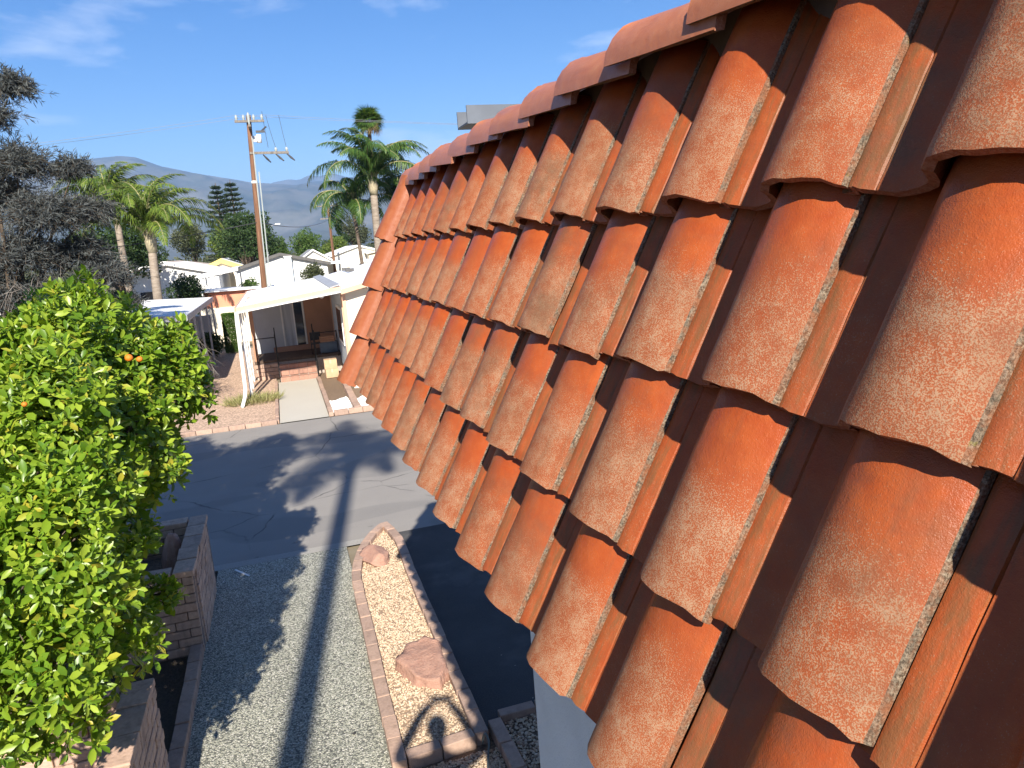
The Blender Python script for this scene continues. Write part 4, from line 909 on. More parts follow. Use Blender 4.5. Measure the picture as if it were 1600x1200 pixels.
# ------------------------------------------------------------------ utility poles and wires
def utility_pole(label, loc, h, lean, arm):
    t = thing('utility_pole', label, 'utility pole', loc); lx, ly = lean
    def P(z): return np.array([lx*z/h, ly*z/h, z])
    MB().tube(np.array([P(z) for z in np.linspace(-.1, h, 8)]), np.linspace(.17, .12, 8), 12).build('shaft', M['pole_wood'], t, True)
    return t, P
p1, P1 = utility_pole('tall brown utility pole with side arm and insulators behind the porch roof', (-0.85, 42, 0), 11.75, (.52, 0), None)
a0 = P1(9.85); MB().hexa([(a0[0]-.1, -.16, 9.80), (a0[0]+1.85, -.16, 9.76), (a0[0]+1.85, -.05, 9.76), (a0[0]-.1, -.05, 9.80), (a0[0]-.1, -.16, 9.92), (a0[0]+1.85, -.16, 9.88), (a0[0]+1.85, -.05, 9.88), (a0[0]-.1, -.05, 9.92)]).build('side_arm', M['bark_grey'], p1)
for dx, dy in ((.55, .10), (1.2, -.15), (1.75, -.15)): MB().tube([(a0[0]+dx, -.1, 9.76), (a0[0]+dx+.18, -.1+dy, 9.55), (a0[0]+dx+.34, -.1+dy*2, 9.38)], [.03, .06, .03], 8).build('insulator', M['wire_dark'], p1)
for dx in (1.22, 1.76): MB().tube([(a0[0]+dx, -.1, 9.9), (a0[0]+dx, -.1, 10.0), (a0[0]+dx, -.1, 10.1)], [.05, .08, .04], 8).build('insulator', M['ceramic'], p1)
c0 = P1(11.6); m = MB(); m.box((c0[0]-.7, -.26, 11.36), (c0[0]+.75, -.15, 11.47)); m.build('top_arm', M['bark_grey'], p1)
MB().box((c0[0]-.06, -.9, 11.05), (c0[0]+.06, .9, 11.16)).build('top_arm', M['bark_grey'], p1)
for dx, dy in ((-.6, -.2), (-.25, -.2), (.25, -.2), (.65, -.2), (0, -.8), (0, .8)):
    MB().tube([(c0[0]+dx, dy, 11.46 if dy > -.5 and dy < .5 else 11.15), (c0[0]+dx, dy, 11.6), (c0[0]+dx, dy, 11.74)], [.04, .075, .03], 8).build('insulator', M['ceramic'], p1)
tc_ = P1(10.7); m = MB(); m.tube([(tc_[0]+.42, -.1, 10.36), (tc_[0]+.42, -.1, 10.76)], .12, 12); m.build('transformer', M['white_paint'], p1, True)
MB().box((tc_[0]+.05, -.14, 10.4), (tc_[0]+.30, -.06, 10.7)).build('bracket', M['grey_metal'], p1)
m = MB(); m.box((tc_[0]+.3, -.16, 10.86), (tc_[0]+.75, -.05, 10.96)); m.tube([(tc_[0]+.6, -.1, 10.95), (tc_[0]+.85, -.1, 11.15)], .04, 6); m.build('cut_out_switch', M['wire_dark'], p1)
z5 = P1(7.2); MB().tube([(P1(8.35)[0], 0, 8.35), (P1(8.47)[0], 0, 8.47)], .155, 12).build('marker_band', M['white_paint'], p1)
for k_, (dx, z1) in enumerate(((.20, 10.6), (.36, 8.9))):
    MB().tube(np.array([P1(z)+np.array([dx-.10*(z/10), -.19, 0]) for z in np.linspace(.2, z1, 6)]), .035, 6).build('conduit', M['ceramic'], p1)
def sag(a, b, s, n=24):
    t = np.linspace(0, 1, n)[:, None]; p = np.array(a)*(1-t)+np.array(b)*t; p[:, 2] -= s*4*(t*(1-t))[:, 0]; return p
X1 = -0.85+.52
for i, (dx, z) in enumerate(((-.6, 11.72), (.65, 11.72))):
    tag(MB().tube(sag((X1+dx, 41.8, z), (-42+dx, 47, 10.6), .9), .008, 4).build('power_line', M['wire'], None), ('upper' if i else 'lower')+' of two thin power lines running left from the tall pole', 'cable', 'power lines from the tall pole')
    tag(MB().tube(sag((X1+dx, 41.8, z), (46, 48+dx, 11.6+.2*i), .7), .008, 4).build('power_line', M['wire'], None), ('upper' if i else 'lower')+' of two thin power lines running right behind the fan palm', 'cable', 'power lines from the tall pole')
for i, dx in enumerate((1.22, 1.76, .85)):
    ztop = 11.3 if i < 2 else 11.5
    tag(MB().tube(sag((a0[0]-.85+dx, 41.9, 10.1), (a0[0]-.85+dx-.28+.1*i, 41.9, ztop+.4), .10), .011, 4).build('jumper_wire', M['wire_dark'], None), ('left', 'right', 'middle')[i]+' jumper wire looping up from the pole\'s side arm', 'cable')
p2, P2 = utility_pole('distant brown utility pole with two cross arms beyond the white roofs', (6.2, 85, 0), 9.6, (.1, 0), None)
for z, w in ((9.25, 1.3), (7.9, 1.0)): part(p2, 'cross_arm', 'bark_grey', ((-w+.1, -.2, z), (w+.1, -.08, z+.14)))
for dx in (-1.1, -.5, .6, 1.2): MB().tube([(dx, -.14, 9.39), (dx, -.14, 9.6)], .06, 6).build('insulator', M['ceramic'], p2)
tag(MB().tube(sag((P1(6.2)[0]-.85, 41.9, 6.35), (P2(7.9)[0]+6.2, 84.8, 7.9), .5), .022, 4).build('phone_line', M['wire_dark'], None), 'dark cable strung between the tall pole and the distant pole', 'cable')
tag(MB().tube(sag((P1(6.2)[0]-.85, 41.9, 6.35), (-24, 40, 5.4), .6), .02, 4).build('phone_line', M['wire_dark'], None), 'dark cable sagging left from the tall pole past the palms', 'cable')
t = thing('street_lamp', 'slim grey street lamp with short arm above the trees right of the tall pole', 'street lamp', (-.6, 92, 0)); MB().tube([(0, 0, 0), (0, 0, 7.4)], [.09, .06], 8).build('post', M['grey_metal'], t); MB().tube([(0, 0, 7.35), (.6, 0, 7.75), (1.3, 0, 8.0)], .05, 6).build('arm', M['grey_metal'], t); part(t, 'lamp_head', 'white_paint', ((1.2, -.15, 7.93), (1.75, .15, 8.07)))

# ------------------------------------------------------------------ trees
def crown_points(lobes, n, shell=0.45):
    w = np.array([l[3]**2 for l in lobes]); w = w/w.sum(); k_ = rng.choice(len(lobes), n, p=w); d = unit(n)
    L_ = np.array(lobes); rad = L_[k_, 3]*(1-shell*rng.random(n)**1.6)*(1+.12*np.sin(6*d[:, 0]+k_)+.10*np.sin(7*d[:, 2]+2*k_))
    sq = L_[k_, 4] if L_.shape[1] > 4 else np.ones(n)
    return L_[k_, :3]+d*rad[:, None]*np.stack([np.ones(n), np.ones(n), sq], 1), d
def leafy_tree(label, loc, lobes, mat, n=4000, leaf=.28, trunk_r=.22, bark='bark', name='broadleaf_tree', cat='tree', group=None, width=.5, up=0.0):
    t = thing(name, label, cat, loc, 0, group); m = MB(); zc = min(l[2] for l in lobes)
    m.tube(np.array([(0, 0, -.1), (.03, 0, zc*.5), (0, .02, zc)]), [trunk_r*1.15, trunk_r, trunk_r*.75], 8)
    for l in lobes:
        e = np.array(l[:3]); m.tube(catmull(np.array([(0, 0, zc*.55), (e[0]*.4, e[1]*.4, zc*.55+(e[2]-zc*.55)*.55), e]), 7), np.linspace(trunk_r*.55, trunk_r*.1, 7), 6)
    m.build('trunk', M[bark], t, True)
    P, d = crown_points(lobes, n); nn = unit(n)+d*.6; D = np.cross(nn, unit(n))+d*.25; D[:, 2] += up
    o = link('crown', leaf_cloud(P, D, nn, leaf*rng.uniform(.6, 1.35, n), leaf*width*rng.uniform(.7, 1.3, n), 'crown', [M[mat]], True), t); o['kind'] = 'stuff'
    return t
def blob(cx, cz, rx, rz, n=9, seed=0, ry=None):
    r = random.Random(seed); out = []
    for i in range(n):
        a = r.uniform(0, 6.28); q = r.random()**.6; b = r.uniform(-1, 1)
        out.append((cx+rx*.62*q*math.cos(a), (ry or rx)*.62*q*math.sin(a), cz+rz*.6*b*math.sqrt(max(0, 1-q*q*.5)), min(rx, rz)*r.uniform(.38, .6)))
    return out
leafy_tree('large rounded dark green tree left of the tall utility pole', (-2.6, 80, 0), blob(0, 6.3, 3.6, 2.9, 14, 1), 'dark_tree', 9000, .30, .35)
leafy_tree('shadowy broadleaf tree behind the left palm trunks', (-10.5, 58, 0), blob(0, 5.6, 3.4, 2.6, 12, 2), 'dark_tree', 6500, .28)
leafy_tree('thin olive grey tree above the tan roof', (-9.3, 100, 0), blob(0, 7.0, 3.3, 2.2, 10, 3), 'olive_tree', 4500, .30)
leafy_tree('pale green feathery tree between the palm and the rounded tree', (-6.3, 105, 0), blob(0, 6.3, 2.8, 2.4, 9, 4), 'pale_tree', 3800, .3)
leafy_tree('low bright green tree right behind the white gable roof', (4.3, 104, 0), blob(0, 5.2, 2.6, 2.1, 10, 5), 'mid_tree', 4500, .3)
leafy_tree('bushy green tree at the right of the white gable roof', (8.3, 112, 0), blob(0, 4.8, 2.6, 1.9, 9, 6), 'pale_tree', 3800, .3)
leafy_tree('green tree low beside the foot of the tall pole', (0.6, 110, 0), blob(0, 5.2, 2.6, 2.0, 9, 7), 'mid_tree', 3800, .3)
leafy_tree('tall hazy grey green tree behind the dark palm trunk', (13.2, 130, 0), blob(0, 7.6, 3.0, 3.4, 11, 8), 'olive_tree', 4500, .34)
leafy_tree('dark green tree behind the distant utility pole', (10.2, 128, 0), blob(0, 5.3, 3.2, 2.2, 9, 9), 'dark_tree', 4200, .34)
leafy_tree('broad dark tree at the foot of the hills, far left', (-17, 110, 0), blob(0, 5.5, 4.2, 2.8, 10, 10), 'dark_tree', 4500, .34)
leafy_tree('green tree in front of the cream far building', (16.5, 84, 0), blob(0, 4.6, 2.8, 2.4, 9, 12), 'mid_tree', 3500, .3)
leafy_tree('round leafy shrub in front of the white house roofs', (-4.75, 44, 0), blob(0, 2.9, 1.15, 1.15, 9, 13), 'dark_tree', 4200, .15, .08, name='shrub', cat='shrub')
leafy_tree('flowering shrub between the coral wall and the awning roof', (-1.75, 46, 0), blob(0, 2.55, .85, .8, 8, 14), 'mid_tree', 2600, .14, .06, name='shrub', cat='shrub')
leafy_tree('small olive green shrub against the white gable wall', (2.1, 46, 0), blob(0, 3.2, .75, .75, 8, 15), 'olive_tree', 2600, .14, .06, name='shrub', cat='shrub')
leafy_tree('dark shrub in the shade of the flat carport', (-3.3, 36.6, 0), blob(0, .75, .75, .65, 8, 16), 'dark_tree', 3000, .12, .05, name='shrub', cat='shrub')
leafy_tree('dark bush below the left palms', (-8.2, 40, 0), blob(0, 2.2, 2.2, 1.8, 10, 17), 'dark_tree', 5000, .2, .1, name='shrub', cat='shrub')
# clipped column hedge
t = thing('clipped_cypress', 'clipped green column shrub left of the awning porch', 'shrub', (-2.5, 38.7, 0)); MB().tube([(0, 0, -.05), (0, 0, 1.0)], .05, 6).build('trunk', M['bark'], t)
n = 15000; a = rng.uniform(0, 6.28, n); z = rng.uniform(.05, 1.92, n); rr_ = .36*(1-.12*(z/1.9))*np.sqrt(rng.uniform(.75, 1, n)); top = rng.random(n) < .12; z[top] = 1.88+rng.uniform(0, .08, top.sum()); rr_[top] = .33*np.sqrt(rng.random(top.sum()))
P = np.stack([rr_*np.cos(a), rr_*np.sin(a), z], 1); D = np.stack([np.cos(a)*.6, np.sin(a)*.6, np.full(n, .8)], 1)+rng.normal(0, .4, (n, 3))
o = link('crown', leaf_cloud(P, D, unit(n), rng.uniform(.05, .09, n), rng.uniform(.02, .035, n), 'crown', [M['hedge']], True), t); o['kind'] = 'stuff'

# palms
def frond_mesh(L, arch, droop, nl, seed, mat, stalk='frond_stalk', ll=.62):
    r = np.random.default_rng(seed); n = 15; s = np.linspace(0, 1, n)
    el = R_(62)*(1-0)-s**1.25*arch; y = np.concatenate([[0], np.cumsum(np.cos(el[:-1])*L/(n-1))]); z = np.concatenate([[0], np.cumsum(np.sin(el[:-1])*L/(n-1))])
    R0 = np.stack([np.zeros(n), y, z], 1); m = MB(); m.tube(R0, np.linspace(.045, .008, n), 5, False)
    V = []; F = []; c = 0; nst = m.n
    for i in range(nl):
        t = .16+.84*i/nl; f = t*(n-1); j = min(int(f), n-2); p = R0[j]+(R0[j+1]-R0[j])*(f-j); tg = R0[j+1]-R0[j]; tg /= np.linalg.norm(tg)
        for sd in (-1, 1):
            ln = ll*math.sin(math.pi*min(1, .18+.82*t)**.8)*r.uniform(.8, 1.15)+.12; up = np.cross([1., 0, 0], tg); up = up if up[2] > 0 else -up
            d = np.array([sd*.85, 0, 0])+tg*r.uniform(.35, .7)+up*r.uniform(-.1, .45); d /= np.linalg.norm(d)
            w = np.cross(d, up); w /= np.linalg.norm(w)+1e-9; wd = r.uniform(.017, .030)
            q1 = p+d*ln*.5+np.array([0, 0, -droop*.14*ln]); q2 = p+d*ln*.92+np.array([0, 0, -droop*.75*ln*r.uniform(.7, 1.3)])
            V += [p-w*wd*.5, p+w*wd*.5, q1+w*wd, q1-w*wd, q2]; F.append((c, c+1, c+2, c+3)); F.append((c+3, c+2, c+4, c+4)); c += 5
    F4 = np.array([f for f in F if f[2] != f[3]]); F3 = np.array([f[:3] for f in F if f[2] == f[3]])
    st = m.mesh('x'); k0 = len(st.polygons); bpy.data.meshes.remove(st)
    m.V.append(np.array(V)); m.F4.append(F4+m.n); m.F3.append(F3+m.n)
    me = m.mesh('frond', [M[mat], M[stalk]]); mi = np.zeros(len(me.polygons), np.int32); mi[:5*(n-1)] = 1; me.polygons.foreach_set('material_index', mi); return me
def queen_palm(label, loc, h, L, n, mat, seed, trunk_r=.17, trunk='palm_trunk', lean=(0, 0), shaft=True, droop=1.0, nl=78, elmin=-25):
    t = thing('queen_palm', label, 'palm tree', loc); r = random.Random(seed); fr_ = [frond_mesh(L*f, R_(a), droop, nl, seed*10+i, mat) for i, (f, a) in enumerate(((1, 128), (.93, 112), (1.05, 142)))]
    zs = np.linspace(0, 1, 9); MB().tube(np.array([(lean[0]*q*q, lean[1]*q*q, q*h-.05) for q in zs]), np.interp(zs, [0, .06, .5, 1], [trunk_r*1.35, trunk_r*1.1, trunk_r, trunk_r*.85]), 12).build('trunk', M[trunk], t, True)
    if shaft:
        m = MB(); m.tube([(lean[0], lean[1], h-.3), (lean[0], lean[1], h+.25), (lean[0], lean[1], h+.8)], [trunk_r*.95, trunk_r*1.25, trunk_r*.4], 10)
        for i in range(7):
            a = i*.9; m.tube([(lean[0]+.1*math.cos(a), lean[1]+.1*math.sin(a), h-.1), (lean[0]+.34*math.cos(a), lean[1]+.34*math.sin(a), h+.95)], [.05, .025], 5)
        m.build('crownshaft', M['boot'], t, True)
    for i in range(n):
        a = i*2.399+r.uniform(-.25, .25); e = r.uniform(elmin, 22)+(26 if i % 3 == 0 else 0)
        link('frond', fr_[i % 3], t, mtx=Matrix.Translation((lean[0], lean[1], h+.45)) @ Matrix.Rotation(a, 4, 'Z') @ Matrix.Rotation(R_(e), 4, 'X') @ Matrix.Rotation(r.uniform(-.3, .3), 4, 'Y'))
    return t
queen_palm('yellow green queen palm with stout pale trunk left of the tall pole', (-5.75, 40, 0), 5.45, 4.3, 26, 'palm_leaf_yellow', 1, .22, lean=(.15, 0))
queen_palm('green queen palm half hidden by the dark feathery tree', (-8.3, 48, 0), 7.3, 4.0, 24, 'palm_leaf_yellow', 2, .2)
queen_palm('tall queen palm with drooping green fronds and pale trunk beside the tiled roof', (5.95, 45, 0), 7.9, 4.7, 27, 'palm_leaf', 3, .24, lean=(.1, 0), droop=1.3, nl=84)
queen_palm('darker queen palm with slim brown trunk left of the pale trunked palm', (5.15, 46.5, 0), 7.0, 3.2, 16, 'palm_leaf', 4, .11, 'palm_trunk_dark', lean=(-.25, 0), shaft=False, droop=1.4, elmin=-60)
queen_palm('queen palm crown peeking out right against the tile edge', (8.0, 48, 0), 6.6, 3.9, 18, 'palm_leaf', 5, .18, droop=1.3, nl=70)
def fan_palm(label, loc, h, R, seed):
    t = thing('fan_palm', label, 'palm tree', loc); r = random.Random(seed); MB().tube(np.array([(.25*q*q, 0, q*h-.05) for q in np.linspace(0, 1, 8)]), np.linspace(.22, .15, 8), 10).build('trunk', M['palm_trunk_dark'], t, True)
    def fan(mat, sd):
        q = np.random.default_rng(sd); V = []; F = []; c = 0; st = R*.34
        for i in range(22):
            a = R_(-105+210*i/21); ln = R*.72*q.uniform(.8, 1.1); d = np.array([math.sin(a), math.cos(a), 0]); w = np.array([d[1], -d[0], 0])*.045; b = np.array([0, st, 0]); V += [b, b+d*ln*.55+w, b+d*ln+np.array([0, 0, -.28*ln]), b+d*ln*.55-w]; F.append((c, c+1, c+2, c+3)); c += 4
        V += [(-.015, 0, 0), (.015, 0, 0), (.012, st, .0), (-.012, st, .0)]; F.append((c, c+1, c+2, c+3)); return fast_mesh('fan_leaf', np.array(V), np.array(F), False, [M[mat]])
    g = [fan('palm_leaf', 1+seed), fan('palm_leaf_yellow', 2+seed)]; dd = fan('palm_dead', 3+seed)
    for i in range(34):
        e = 78-i*3.9+r.uniform(-6, 6); link('fan_leaf', g[0 if i % 4 else 1] if i < 30 else dd, t, mtx=Matrix.Translation((.25, 0, h)) @ Matrix.Rotation(i*2.399, 4, 'Z') @ Matrix.Rotation(R_(e), 4, 'X') @ Matrix.Rotation(r.uniform(-.5, .5), 4, 'Y'))
fan_palm('tall slim fan palm rising above the queen palms', (8.0, 60, 0), 14.1, 1.35, 31)
# norfolk style conifers
def tier_conifer(label, loc, h, R, seed):
    t = thing('conifer', label, 'tree', loc, 0, 'layered conifers on the skyline'); r = random.Random(seed); m = MB(); m.tube([(0, 0, -.1), (0, 0, h*.5), (0, 0, h)], [.35, .2, .03], 8); P = []; D = []; ln = []
    tiers = 17
    for k_ in range(tiers):
        z = h*(.22+.77*k_/tiers); rad = R*(1-(k_/tiers)**1.5)*r.uniform(.8, 1.1)+.25
        for b in range(8):
            a = b*.785+k_*.5+r.uniform(-.15, .15); d = np.array([math.cos(a), math.sin(a), .18]); e = np.array([0, 0, z])+d*rad*r.uniform(.75, 1.1)
            m.tube([(0, 0, z), tuple(e)], [.05, .015], 4, False)
            for q in range(48):
                s = r.uniform(.2, 1); P.append(np.array([0, 0, z])*(1-s)+e*s+np.array([r.gauss(0, .09), r.gauss(0, .09), r.gauss(.03, .07)])); v = d+np.array([r.gauss(0, .7), r.gauss(0, .7), r.gauss(.25, .3)]); D.append(v); ln.append(r.uniform(.25, .5))
    m.build('trunk', M['bark'], t, True); P = np.array(P); ln = np.array(ln)
    o = link('crown', leaf_cloud(P, np.array(D), unit(len(P)), ln, ln*.28, 'crown', [M['conifer']], True), t); o['kind'] = 'stuff'
tier_conifer('left of the two layered conifers on the skyline', (-6.3, 110, 0), 14.6, 2.7, 1); tier_conifer('right and broader of the two layered conifers on the skyline', (-4.4, 110, 0), 14.9, 3.0, 2)

# feathery dark tree at the left edge, bare drooping twigs below it
def feathery(label, loc, lobes, nspray, seed):
    t = thing('feathery_tree', label, 'tree', loc); r = np.random.default_rng(seed); m = MB(); P = []; D = []; ln = []
    m.tube(catmull(np.array([(0, 0, -.1), (.1, .05, 1.2), (-.1, 0, 2.4), (.1, 0, 3.4)]), 10), np.linspace(.20, .12, 10), 9)
    for l in lobes:
        e = np.array(l[:3]); mid = np.array([e[0]*.35, e[1]*.35, 2.2+(e[2]-2.2)*.6])+r.normal(0, .2, 3); br = catmull(np.array([(0, 0, 2.2), mid, e]), 9); m.tube(br, np.linspace(.07, .014, 9), 6)
        nb_ = int(nspray*l[3]**1.5)
        for q in range(nb_):
            d = r.normal(size=3); d /= np.linalg.norm(d); d[2] = abs(d[2])*.8-.15; s = e+d*l[3]*r.uniform(.1, .55); ee = s+(d+r.normal(0, .4, 3))*l[3]*r.uniform(.25, .55)+np.array([0, 0, -.12*l[3]])
            tw_ = catmull(np.array([s, (s+ee)/2+r.normal(0, .08, 3)+np.array([0, 0, .06]), ee]), 5); m.tube(tw_, np.linspace(.007, .0025, 5), 3, False)
            for g in range(16):
                f = r.uniform(.1, 1)*3.99; i = int(f); p = tw_[i]+(tw_[i+1]-tw_[i])*(f-i); P.append(p); D.append((tw_[i+1]-tw_[i])/np.linalg.norm(tw_[i+1]-tw_[i])*.8+r.normal(0, .55, 3)); ln.append(r.uniform(.09, .24))
    m.build('trunk', M['bark'], t, True); P = np.array(P); ln = np.array(ln)
    o = link('crown', leaf_cloud(P, np.array(D), unit(len(P)), ln, ln*.10+.004, 'crown', [M['needle_dark']], True), t); o['kind'] = 'stuff'
feathery('dark feathery tamarisk-like tree at the left edge against the sky', (-6.9, 22.5, 0), [(.2, 0, 8.6, 1.1), (1.1, .2, 9.3, .7), (.9, 0, 7.3, 1.1), (2.2, 0, 7.2, .55), (1.4, -.3, 6.0, 1.2), (2.3, .2, 6.1, .85), (.1, .4, 6.6, 1.2), (-.9, 0, 8.0, 1.4), (-1.4, 0, 6.0, 1.5), (1.9, .5, 5.0, .95), (.7, 0, 5.0, 1.2), (2.5, 0, 4.4, .8), (1.6, -.3, 4.0, .9), (.4, 0, 4.0, 1.0), (2.7, .3, 3.6, .6), (-.8, .3, 4.4, 1.2)], 430, 3)
def bare_shrub(label, loc, n, spread, seed, h=(1.2, 2.6)):
    r = np.random.default_rng(seed); m = MB()
    for i in range(n):
        a = r.uniform(0, 6.28); q = spread*r.uniform(.3, 1.1); hh = r.uniform(*h); b = np.array([r.normal(0, .12), r.normal(0, .12), 0]); mid = np.array([q*.45*math.cos(a), q*.45*math.sin(a), hh]); e = np.array([q*math.cos(a), q*math.sin(a), hh*r.uniform(.45, .95)]); br = catmull(np.array([b, mid, e]), 9); m.tube(br, np.linspace(.012, .004, 9), 4, False)
        for _ in range(6):
            i0 = r.integers(3, 8); s = br[i0]; d = (br[min(8, i0+1)]-br[i0-1]); d = d/np.linalg.norm(d)+r.normal(0, .5, 3); m.tube(catmull(np.array([s, s+d*.18, s+d*.36+np.array([0, 0, -.10])]), 4), np.linspace(.006, .0025, 4), 3, False)
    tag(m.build('bare_shrub', M['twig_grey'], None, True, loc), label, 'shrub')
bare_shrub('bare grey twiggy shrub drooping in front of the carport posts', (-3.45, 25.7, 0), 95, 1.35, 5, (1.2, 2.7))
bare_shrub('pale bare twigs under the dark feathery tree above the citrus', (-5.6, 22.2, 0), 150, 1.9, 6, (2.2, 4.4))

# things behind the photographer whose shadows fall into the picture
queen_palm('tall palm behind the photographer casting the long stripe of shadow', (-2.40, -6.0, 0), 14.8, 3.0, 15, 'palm_leaf', 9, .165)
leafy_tree('tall leafy tree left of the photographer shading the road', (-3.9, 1.9, 0), [(0.27, 3.55, 8, 1.0), (1.0, 3.41, 8.3, 0.85), (-0.77, 3.36, 8.6, 1.2), (-1.53, 3.25, 8, 1.2), (-1.43, 3.53, 9.3, 1.0), (-2.92, 2.86, 8.4, 1.3), (1.14, 3.57, 9, 0.7), (-3.71, 3.47, 9.2, 1.3), (-0.99, 2.34, 7.4, 0.95), (-2.15, 2.44, 7.2, 1.1), (-0.24, 2.84, 7.6, 0.75), (0.61, 3.05, 7.8, 0.85), (-0.59, 2.95, 7.8, 0.95), (1.16, 3.14, 7.6, 0.6)], 'mid_tree', 32000, .17, .2)

# ------------------------------------------------------------------ far woods, mountains, haze
n = 26000; a = rng.uniform(R_(-32), R_(40), n); rd = rng.uniform(150, 330, n); hgt = (3.2+1.6*np.sin(a*37+rd*.05)+1.2*np.sin(a*91+1.3)+.9*np.sin(rd*.11))*rng.random(n)**.45
P = np.stack([rd*np.sin(a), rd*np.cos(a), np.maximum(.1, hgt)], 1); D = unit(n); D[:, 2] = abs(D[:, 2])
o = link('far_woods', leaf_cloud(P, D, unit(n), rng.uniform(.8, 1.7, n), rng.uniform(.5, 1.0, n), 'far_woods', [M['olive_tree']], True)); o['kind'] = 'stuff'; o['label'] = 'hazy belt of far trees at the foot of the mountains'; o['category'] = 'woods'
def vnoise(x, y, seed):
    r = np.random.default_rng(seed); g = r.random((256, 256)); xi = np.floor(x).astype(int); yi = np.floor(y).astype(int); fx = x-xi; fy = y-yi; fx = fx*fx*(3-2*fx); fy = fy*fy*(3-2*fy)
    q = lambda i, j: g[(xi+i) % 256, (yi+j) % 256]
    return (q(0, 0)*(1-fx)+q(1, 0)*fx)*(1-fy)+(q(0, 1)*(1-fx)+q(1, 1)*fx)*fy
def ridged(x, y, seed, oct=6):
    v = 0; amp = .5; f = 1.0
    for i in range(oct): v = v+amp*(1-np.abs(2*vnoise(x*f, y*f, seed+i)-1)); amp *= .5; f *= 2.03
    return v
k = NT('mountain_brush'); c = k.co(); f1 = k.noise(c, .0035, 6, .65); f2 = k.noise(c, .0016, 5, .6); f3 = k.noise(c, .02, 4, .6)
col = k.mix(k.ramp(f1, .38, .62), (.055, .070, .055), (.12, .12, .095)); col = k.mix(k.math('MULTIPLY', k.ramp(k.math('ADD', f2, k.math('MULTIPLY', f3, .25)), .64, .78), .28), col, (.30, .27, .24))
M['mountain'] = k.set(col, .95, .1)
def mountain(name, az, el, r_foot, r_crest, r_back, seed, amp, na=420, nr=110):
    A = np.linspace(R_(-48), R_(62), na); Rr = np.linspace(0, 1, nr); e = np.interp(np.degrees(A), az, el); V = np.zeros((nr, na, 3))
    for j, t in enumerate(Rr):
        rad = r_foot+(r_back-r_foot)*t; tc0 = (r_crest-r_foot)/(r_back-r_foot); prof_ = (t/tc0)**1.35 if t <= tc0 else max(0, 1-((t-tc0)/(1-tc0))**1.2*.9)
        X = rad*np.sin(A); Yy = rad*np.cos(A); nz_ = ridged(X/1900., Yy/1900., seed)-.5; fine = ridged(X/420., Yy/420., seed+9)-.5
        hc = np.tan(np.radians(e))*r_crest; w = np.sin(math.pi*min(1, t/tc0*.5 if t <= tc0 else .5))**1
        near = abs(t-tc0) < .06
        h = prof_*hc + (nz_*amp*hc+fine*amp*.50*hc)*min(1, t*6)*(0.10+.9*min(1, abs(t-tc0)*4.5)) - (.02*hc)
        if t > tc0*.55: h = np.minimum(h, hc*rad/r_crest*1.0*(1 if t <= tc0 else 1)) if t <= tc0 else h
        V[j] = np.stack([X, Yy, np.maximum(h, -2) if j else np.full(na, -5.0)], 1)
    i = np.arange(nr-1)[:, None]*na; j = np.arange(na-1)[None, :]; F = np.stack([i+j, i+j+1, i+na+j+1, i+na+j], -1).reshape(-1, 4)
    return struct(name, fast_mesh(name, V.reshape(-1, 3), F, True, [M['mountain']]))
mountain('mountain', [-48, -30, -20, -16, -11.5, -9.0, -8, -6.6, -5, -3.5, -2, -1, .8, 2.2, 3.5, 4.8, 7, 10, 18, 30, 62], [4.2, 5.6, 6.0, 6.3, 6.9, 7.12, 7.0, 6.4, 6.0, 5.65, 5.35, 5.1, 4.9, 4.75, 4.95, 4.95, 4.7, 4.6, 5.2, 4.6, 3.6], 2600, 6200, 8200, 3, .55)
mountain('mountain', [-48, -20, -3, -.5, .8, 1.6, 2.4, 3.1, 3.8, 4.8, 6, 8, 10, 20, 62], [3, 4, 4.6, 4.8, 5.15, 5.3, 5.2, 5.5, 5.35, 5.5, 5.1, 5.4, 5.0, 4.6, 4], 6900, 8500, 10200, 57, .45, 360, 60)
hz_ = NT('haze_air'); hz_.t.nodes.remove(hz_.b); pv = hz_.t.nodes.new('ShaderNodeVolumePrincipled'); pv.inputs['Color'].default_value = (.33, .56, 1.0, 1); pv.inputs['Density'].default_value = 1.25e-4; pv.inputs['Anisotropy'].default_value = 0.0
hz_.t.links.new(pv.outputs[0], hz_.out.inputs['Volume'])
hb_ = MB().box((-15500, -15500, -6), (15500, 15500, 880)).build('haze', hz_.m); hb_['kind'] = 'stuff'

# ------------------------------------------------------------------ photographer on a ladder (outside the picture, his shadow is in it)
ca, sa = math.cos(-AZ), math.sin(-AZ)
def loc_(x, y, z): return (x*ca - y*sa, x*sa + y*ca, z)      # x right, y forward along the camera heading
def skin_body(name, verts, edges, radii, mat, parent, root=0, sub=2):
    me = bpy.data.meshes.new(name); me.from_pydata([loc_(*v) for v in verts], edges, []); o = bpy.data.objects.new(name, me); COL.objects.link(o); o.parent = parent
    mo = o.modifiers.new('skin', 'SKIN'); mo.use_smooth_shade = True
    for i, q in enumerate(me.skin_vertices[0].data): q.radius = (radii[i], radii[i]*(.72 if i in (0, 1, 2) and len(radii) > 12 else 1)); q.use_root = (i == root)
    ss = o.modifiers.new('sub', 'SUBSURF'); ss.levels = sub; ss.render_levels = sub; me.materials.append(mat); return o
ps = thing('person', 'person in grey shirt on a ladder holding a phone up, seen only as a shadow', 'person')
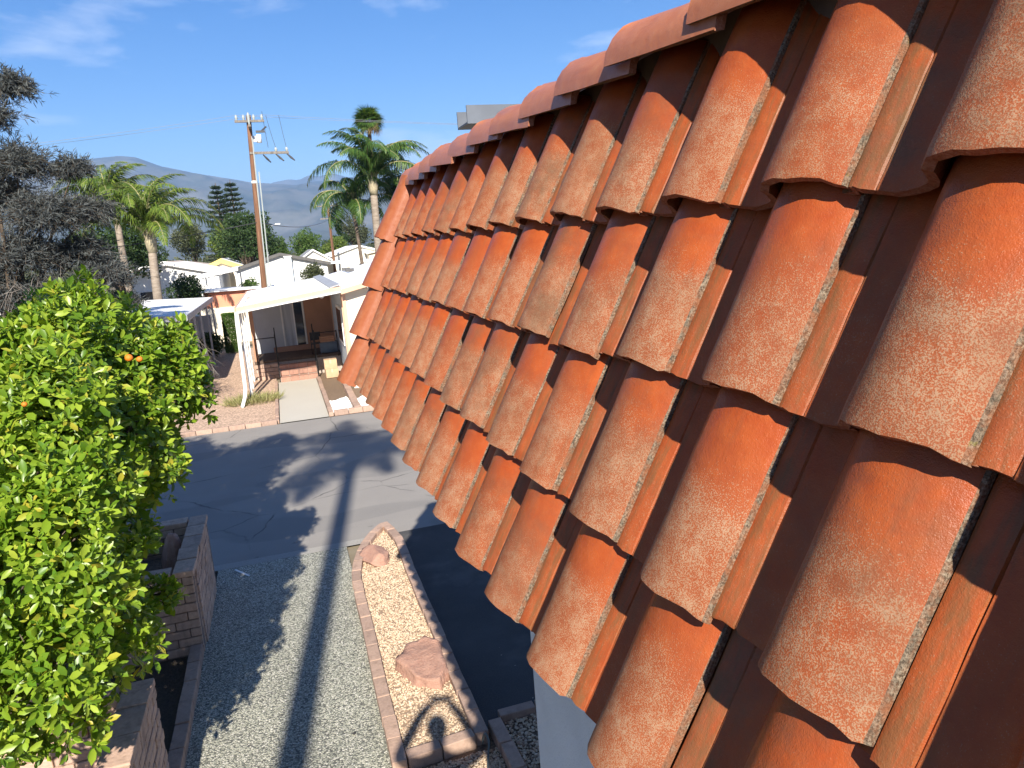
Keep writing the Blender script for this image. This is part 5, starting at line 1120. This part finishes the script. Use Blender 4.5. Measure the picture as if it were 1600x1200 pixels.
# pelvis, waist, chest, neck, head base, head top, then arms (shoulder, elbow, wrist, palm), legs (hip, knee, ankle, toe)
V = [(-.02, -.46, 3.80), (-.02, -.47, 4.00), (-.02, -.46, 4.24), (-.02, -.43, 4.42), (-.02, -.40, 4.50), (-.02, -.38, 4.58), (-.02, -.39, 4.68)]
E_ = [(0, 1), (1, 2), (2, 3), (3, 4), (4, 5), (5, 6)]; Rr_ = [.155, .150, .175, .060, .075, .098, .080]
for s_ in (-1, 1):
    i = len(V); V += [(-.02+s_*.20, -.44, 4.31), (-.02+s_*.40, -.30, 4.30), (-.02+s_*.19, -.13, 4.60), (-.01+s_*.085, -.085, 4.685)]; E_ += [(2, i), (i, i+1), (i+1, i+2), (i+2, i+3)]; Rr_ += [.085, .066, .048, .042]
for s_ in (-1, 1):
    i = len(V); V += [(-.02+s_*.10, -.46, 3.68), (-.02+s_*.12, -.47, 3.28), (-.02+s_*.12, -.55, 2.90), (-.02+s_*.13, -.42, 2.86)]; E_ += [(0, i), (i, i+1), (i+1, i+2), (i+2, i+3)]; Rr_ += [.095, .066, .045, .04]
skin_body('body', V, E_, Rr_, M['shirt'], ps)
for s_ in (-1, 1):
    for q, (dz, l) in enumerate(((.035, .075), (.012, .085), (-.012, .08), (-.034, .065))):
        skin_body('finger', [(s_*.095, -.075, 4.69+dz), (s_*.105, -.045, 4.69+dz), (s_*.098, -.022, 4.69+dz), (s_*.078, -.018, 4.69+dz)], [(0, 1), (1, 2), (2, 3)], [.010, .0095, .009, .008], M['skin'], ps, 0, 1)
    skin_body('thumb', [(s_*.085, -.08, 4.66), (s_*.07, -.055, 4.655), (s_*.05, -.045, 4.66)], [(0, 1), (1, 2)], [.012, .010, .009], M['skin'], ps, 0, 1)
bm = bmesh.new(); bmesh.ops.create_uvsphere(bm, u_segments=20, v_segments=14, radius=.105)
for v in bm.verts:
    v.co.z *= 1.12
    if v.co.y > .02 and v.co.z < .045: v.co.y *= .55
me = bpy.data.meshes.new('hair'); bm.to_mesh(me); bm.free(); me.materials.append(M['hair'])
for f in me.polygons: f.use_smooth = True
o = link('hair', me, ps, loc=loc_(-.02, -.405, 4.645)); o.rotation_euler = (0, 0, -AZ)
ph = link('phone', bevel_box_mesh('phone', .16, .009, .078, .004, 2, 0, M['black_plastic']), None, loc=loc_(0, -.035, 4.695)); ph.rotation_euler = (0, 0, -AZ); tag(ph, 'black phone held up in both hands by the photographer', 'phone')
ld = thing('ladder', 'aluminium extension ladder leaning on the eave behind the camera', 'ladder')
yb, yt = -.72, -.60; A0 = np.array([-.75, 0, 0.0]); A1 = np.array([.37, 0, 3.98])
for y in (-.80, -.38): MB().tube([(A0[0], y, A0[2]), (A1[0], y, A1[2])], .032, 6).build('rail', M['aluminium'], ld)
for i in range(1, 13):
    p = A0+(A1-A0)*i/13.2; MB().tube([(p[0], -.80, p[2]), (p[0], -.38, p[2])], .017, 8).build('rung', M['aluminium'], ld)
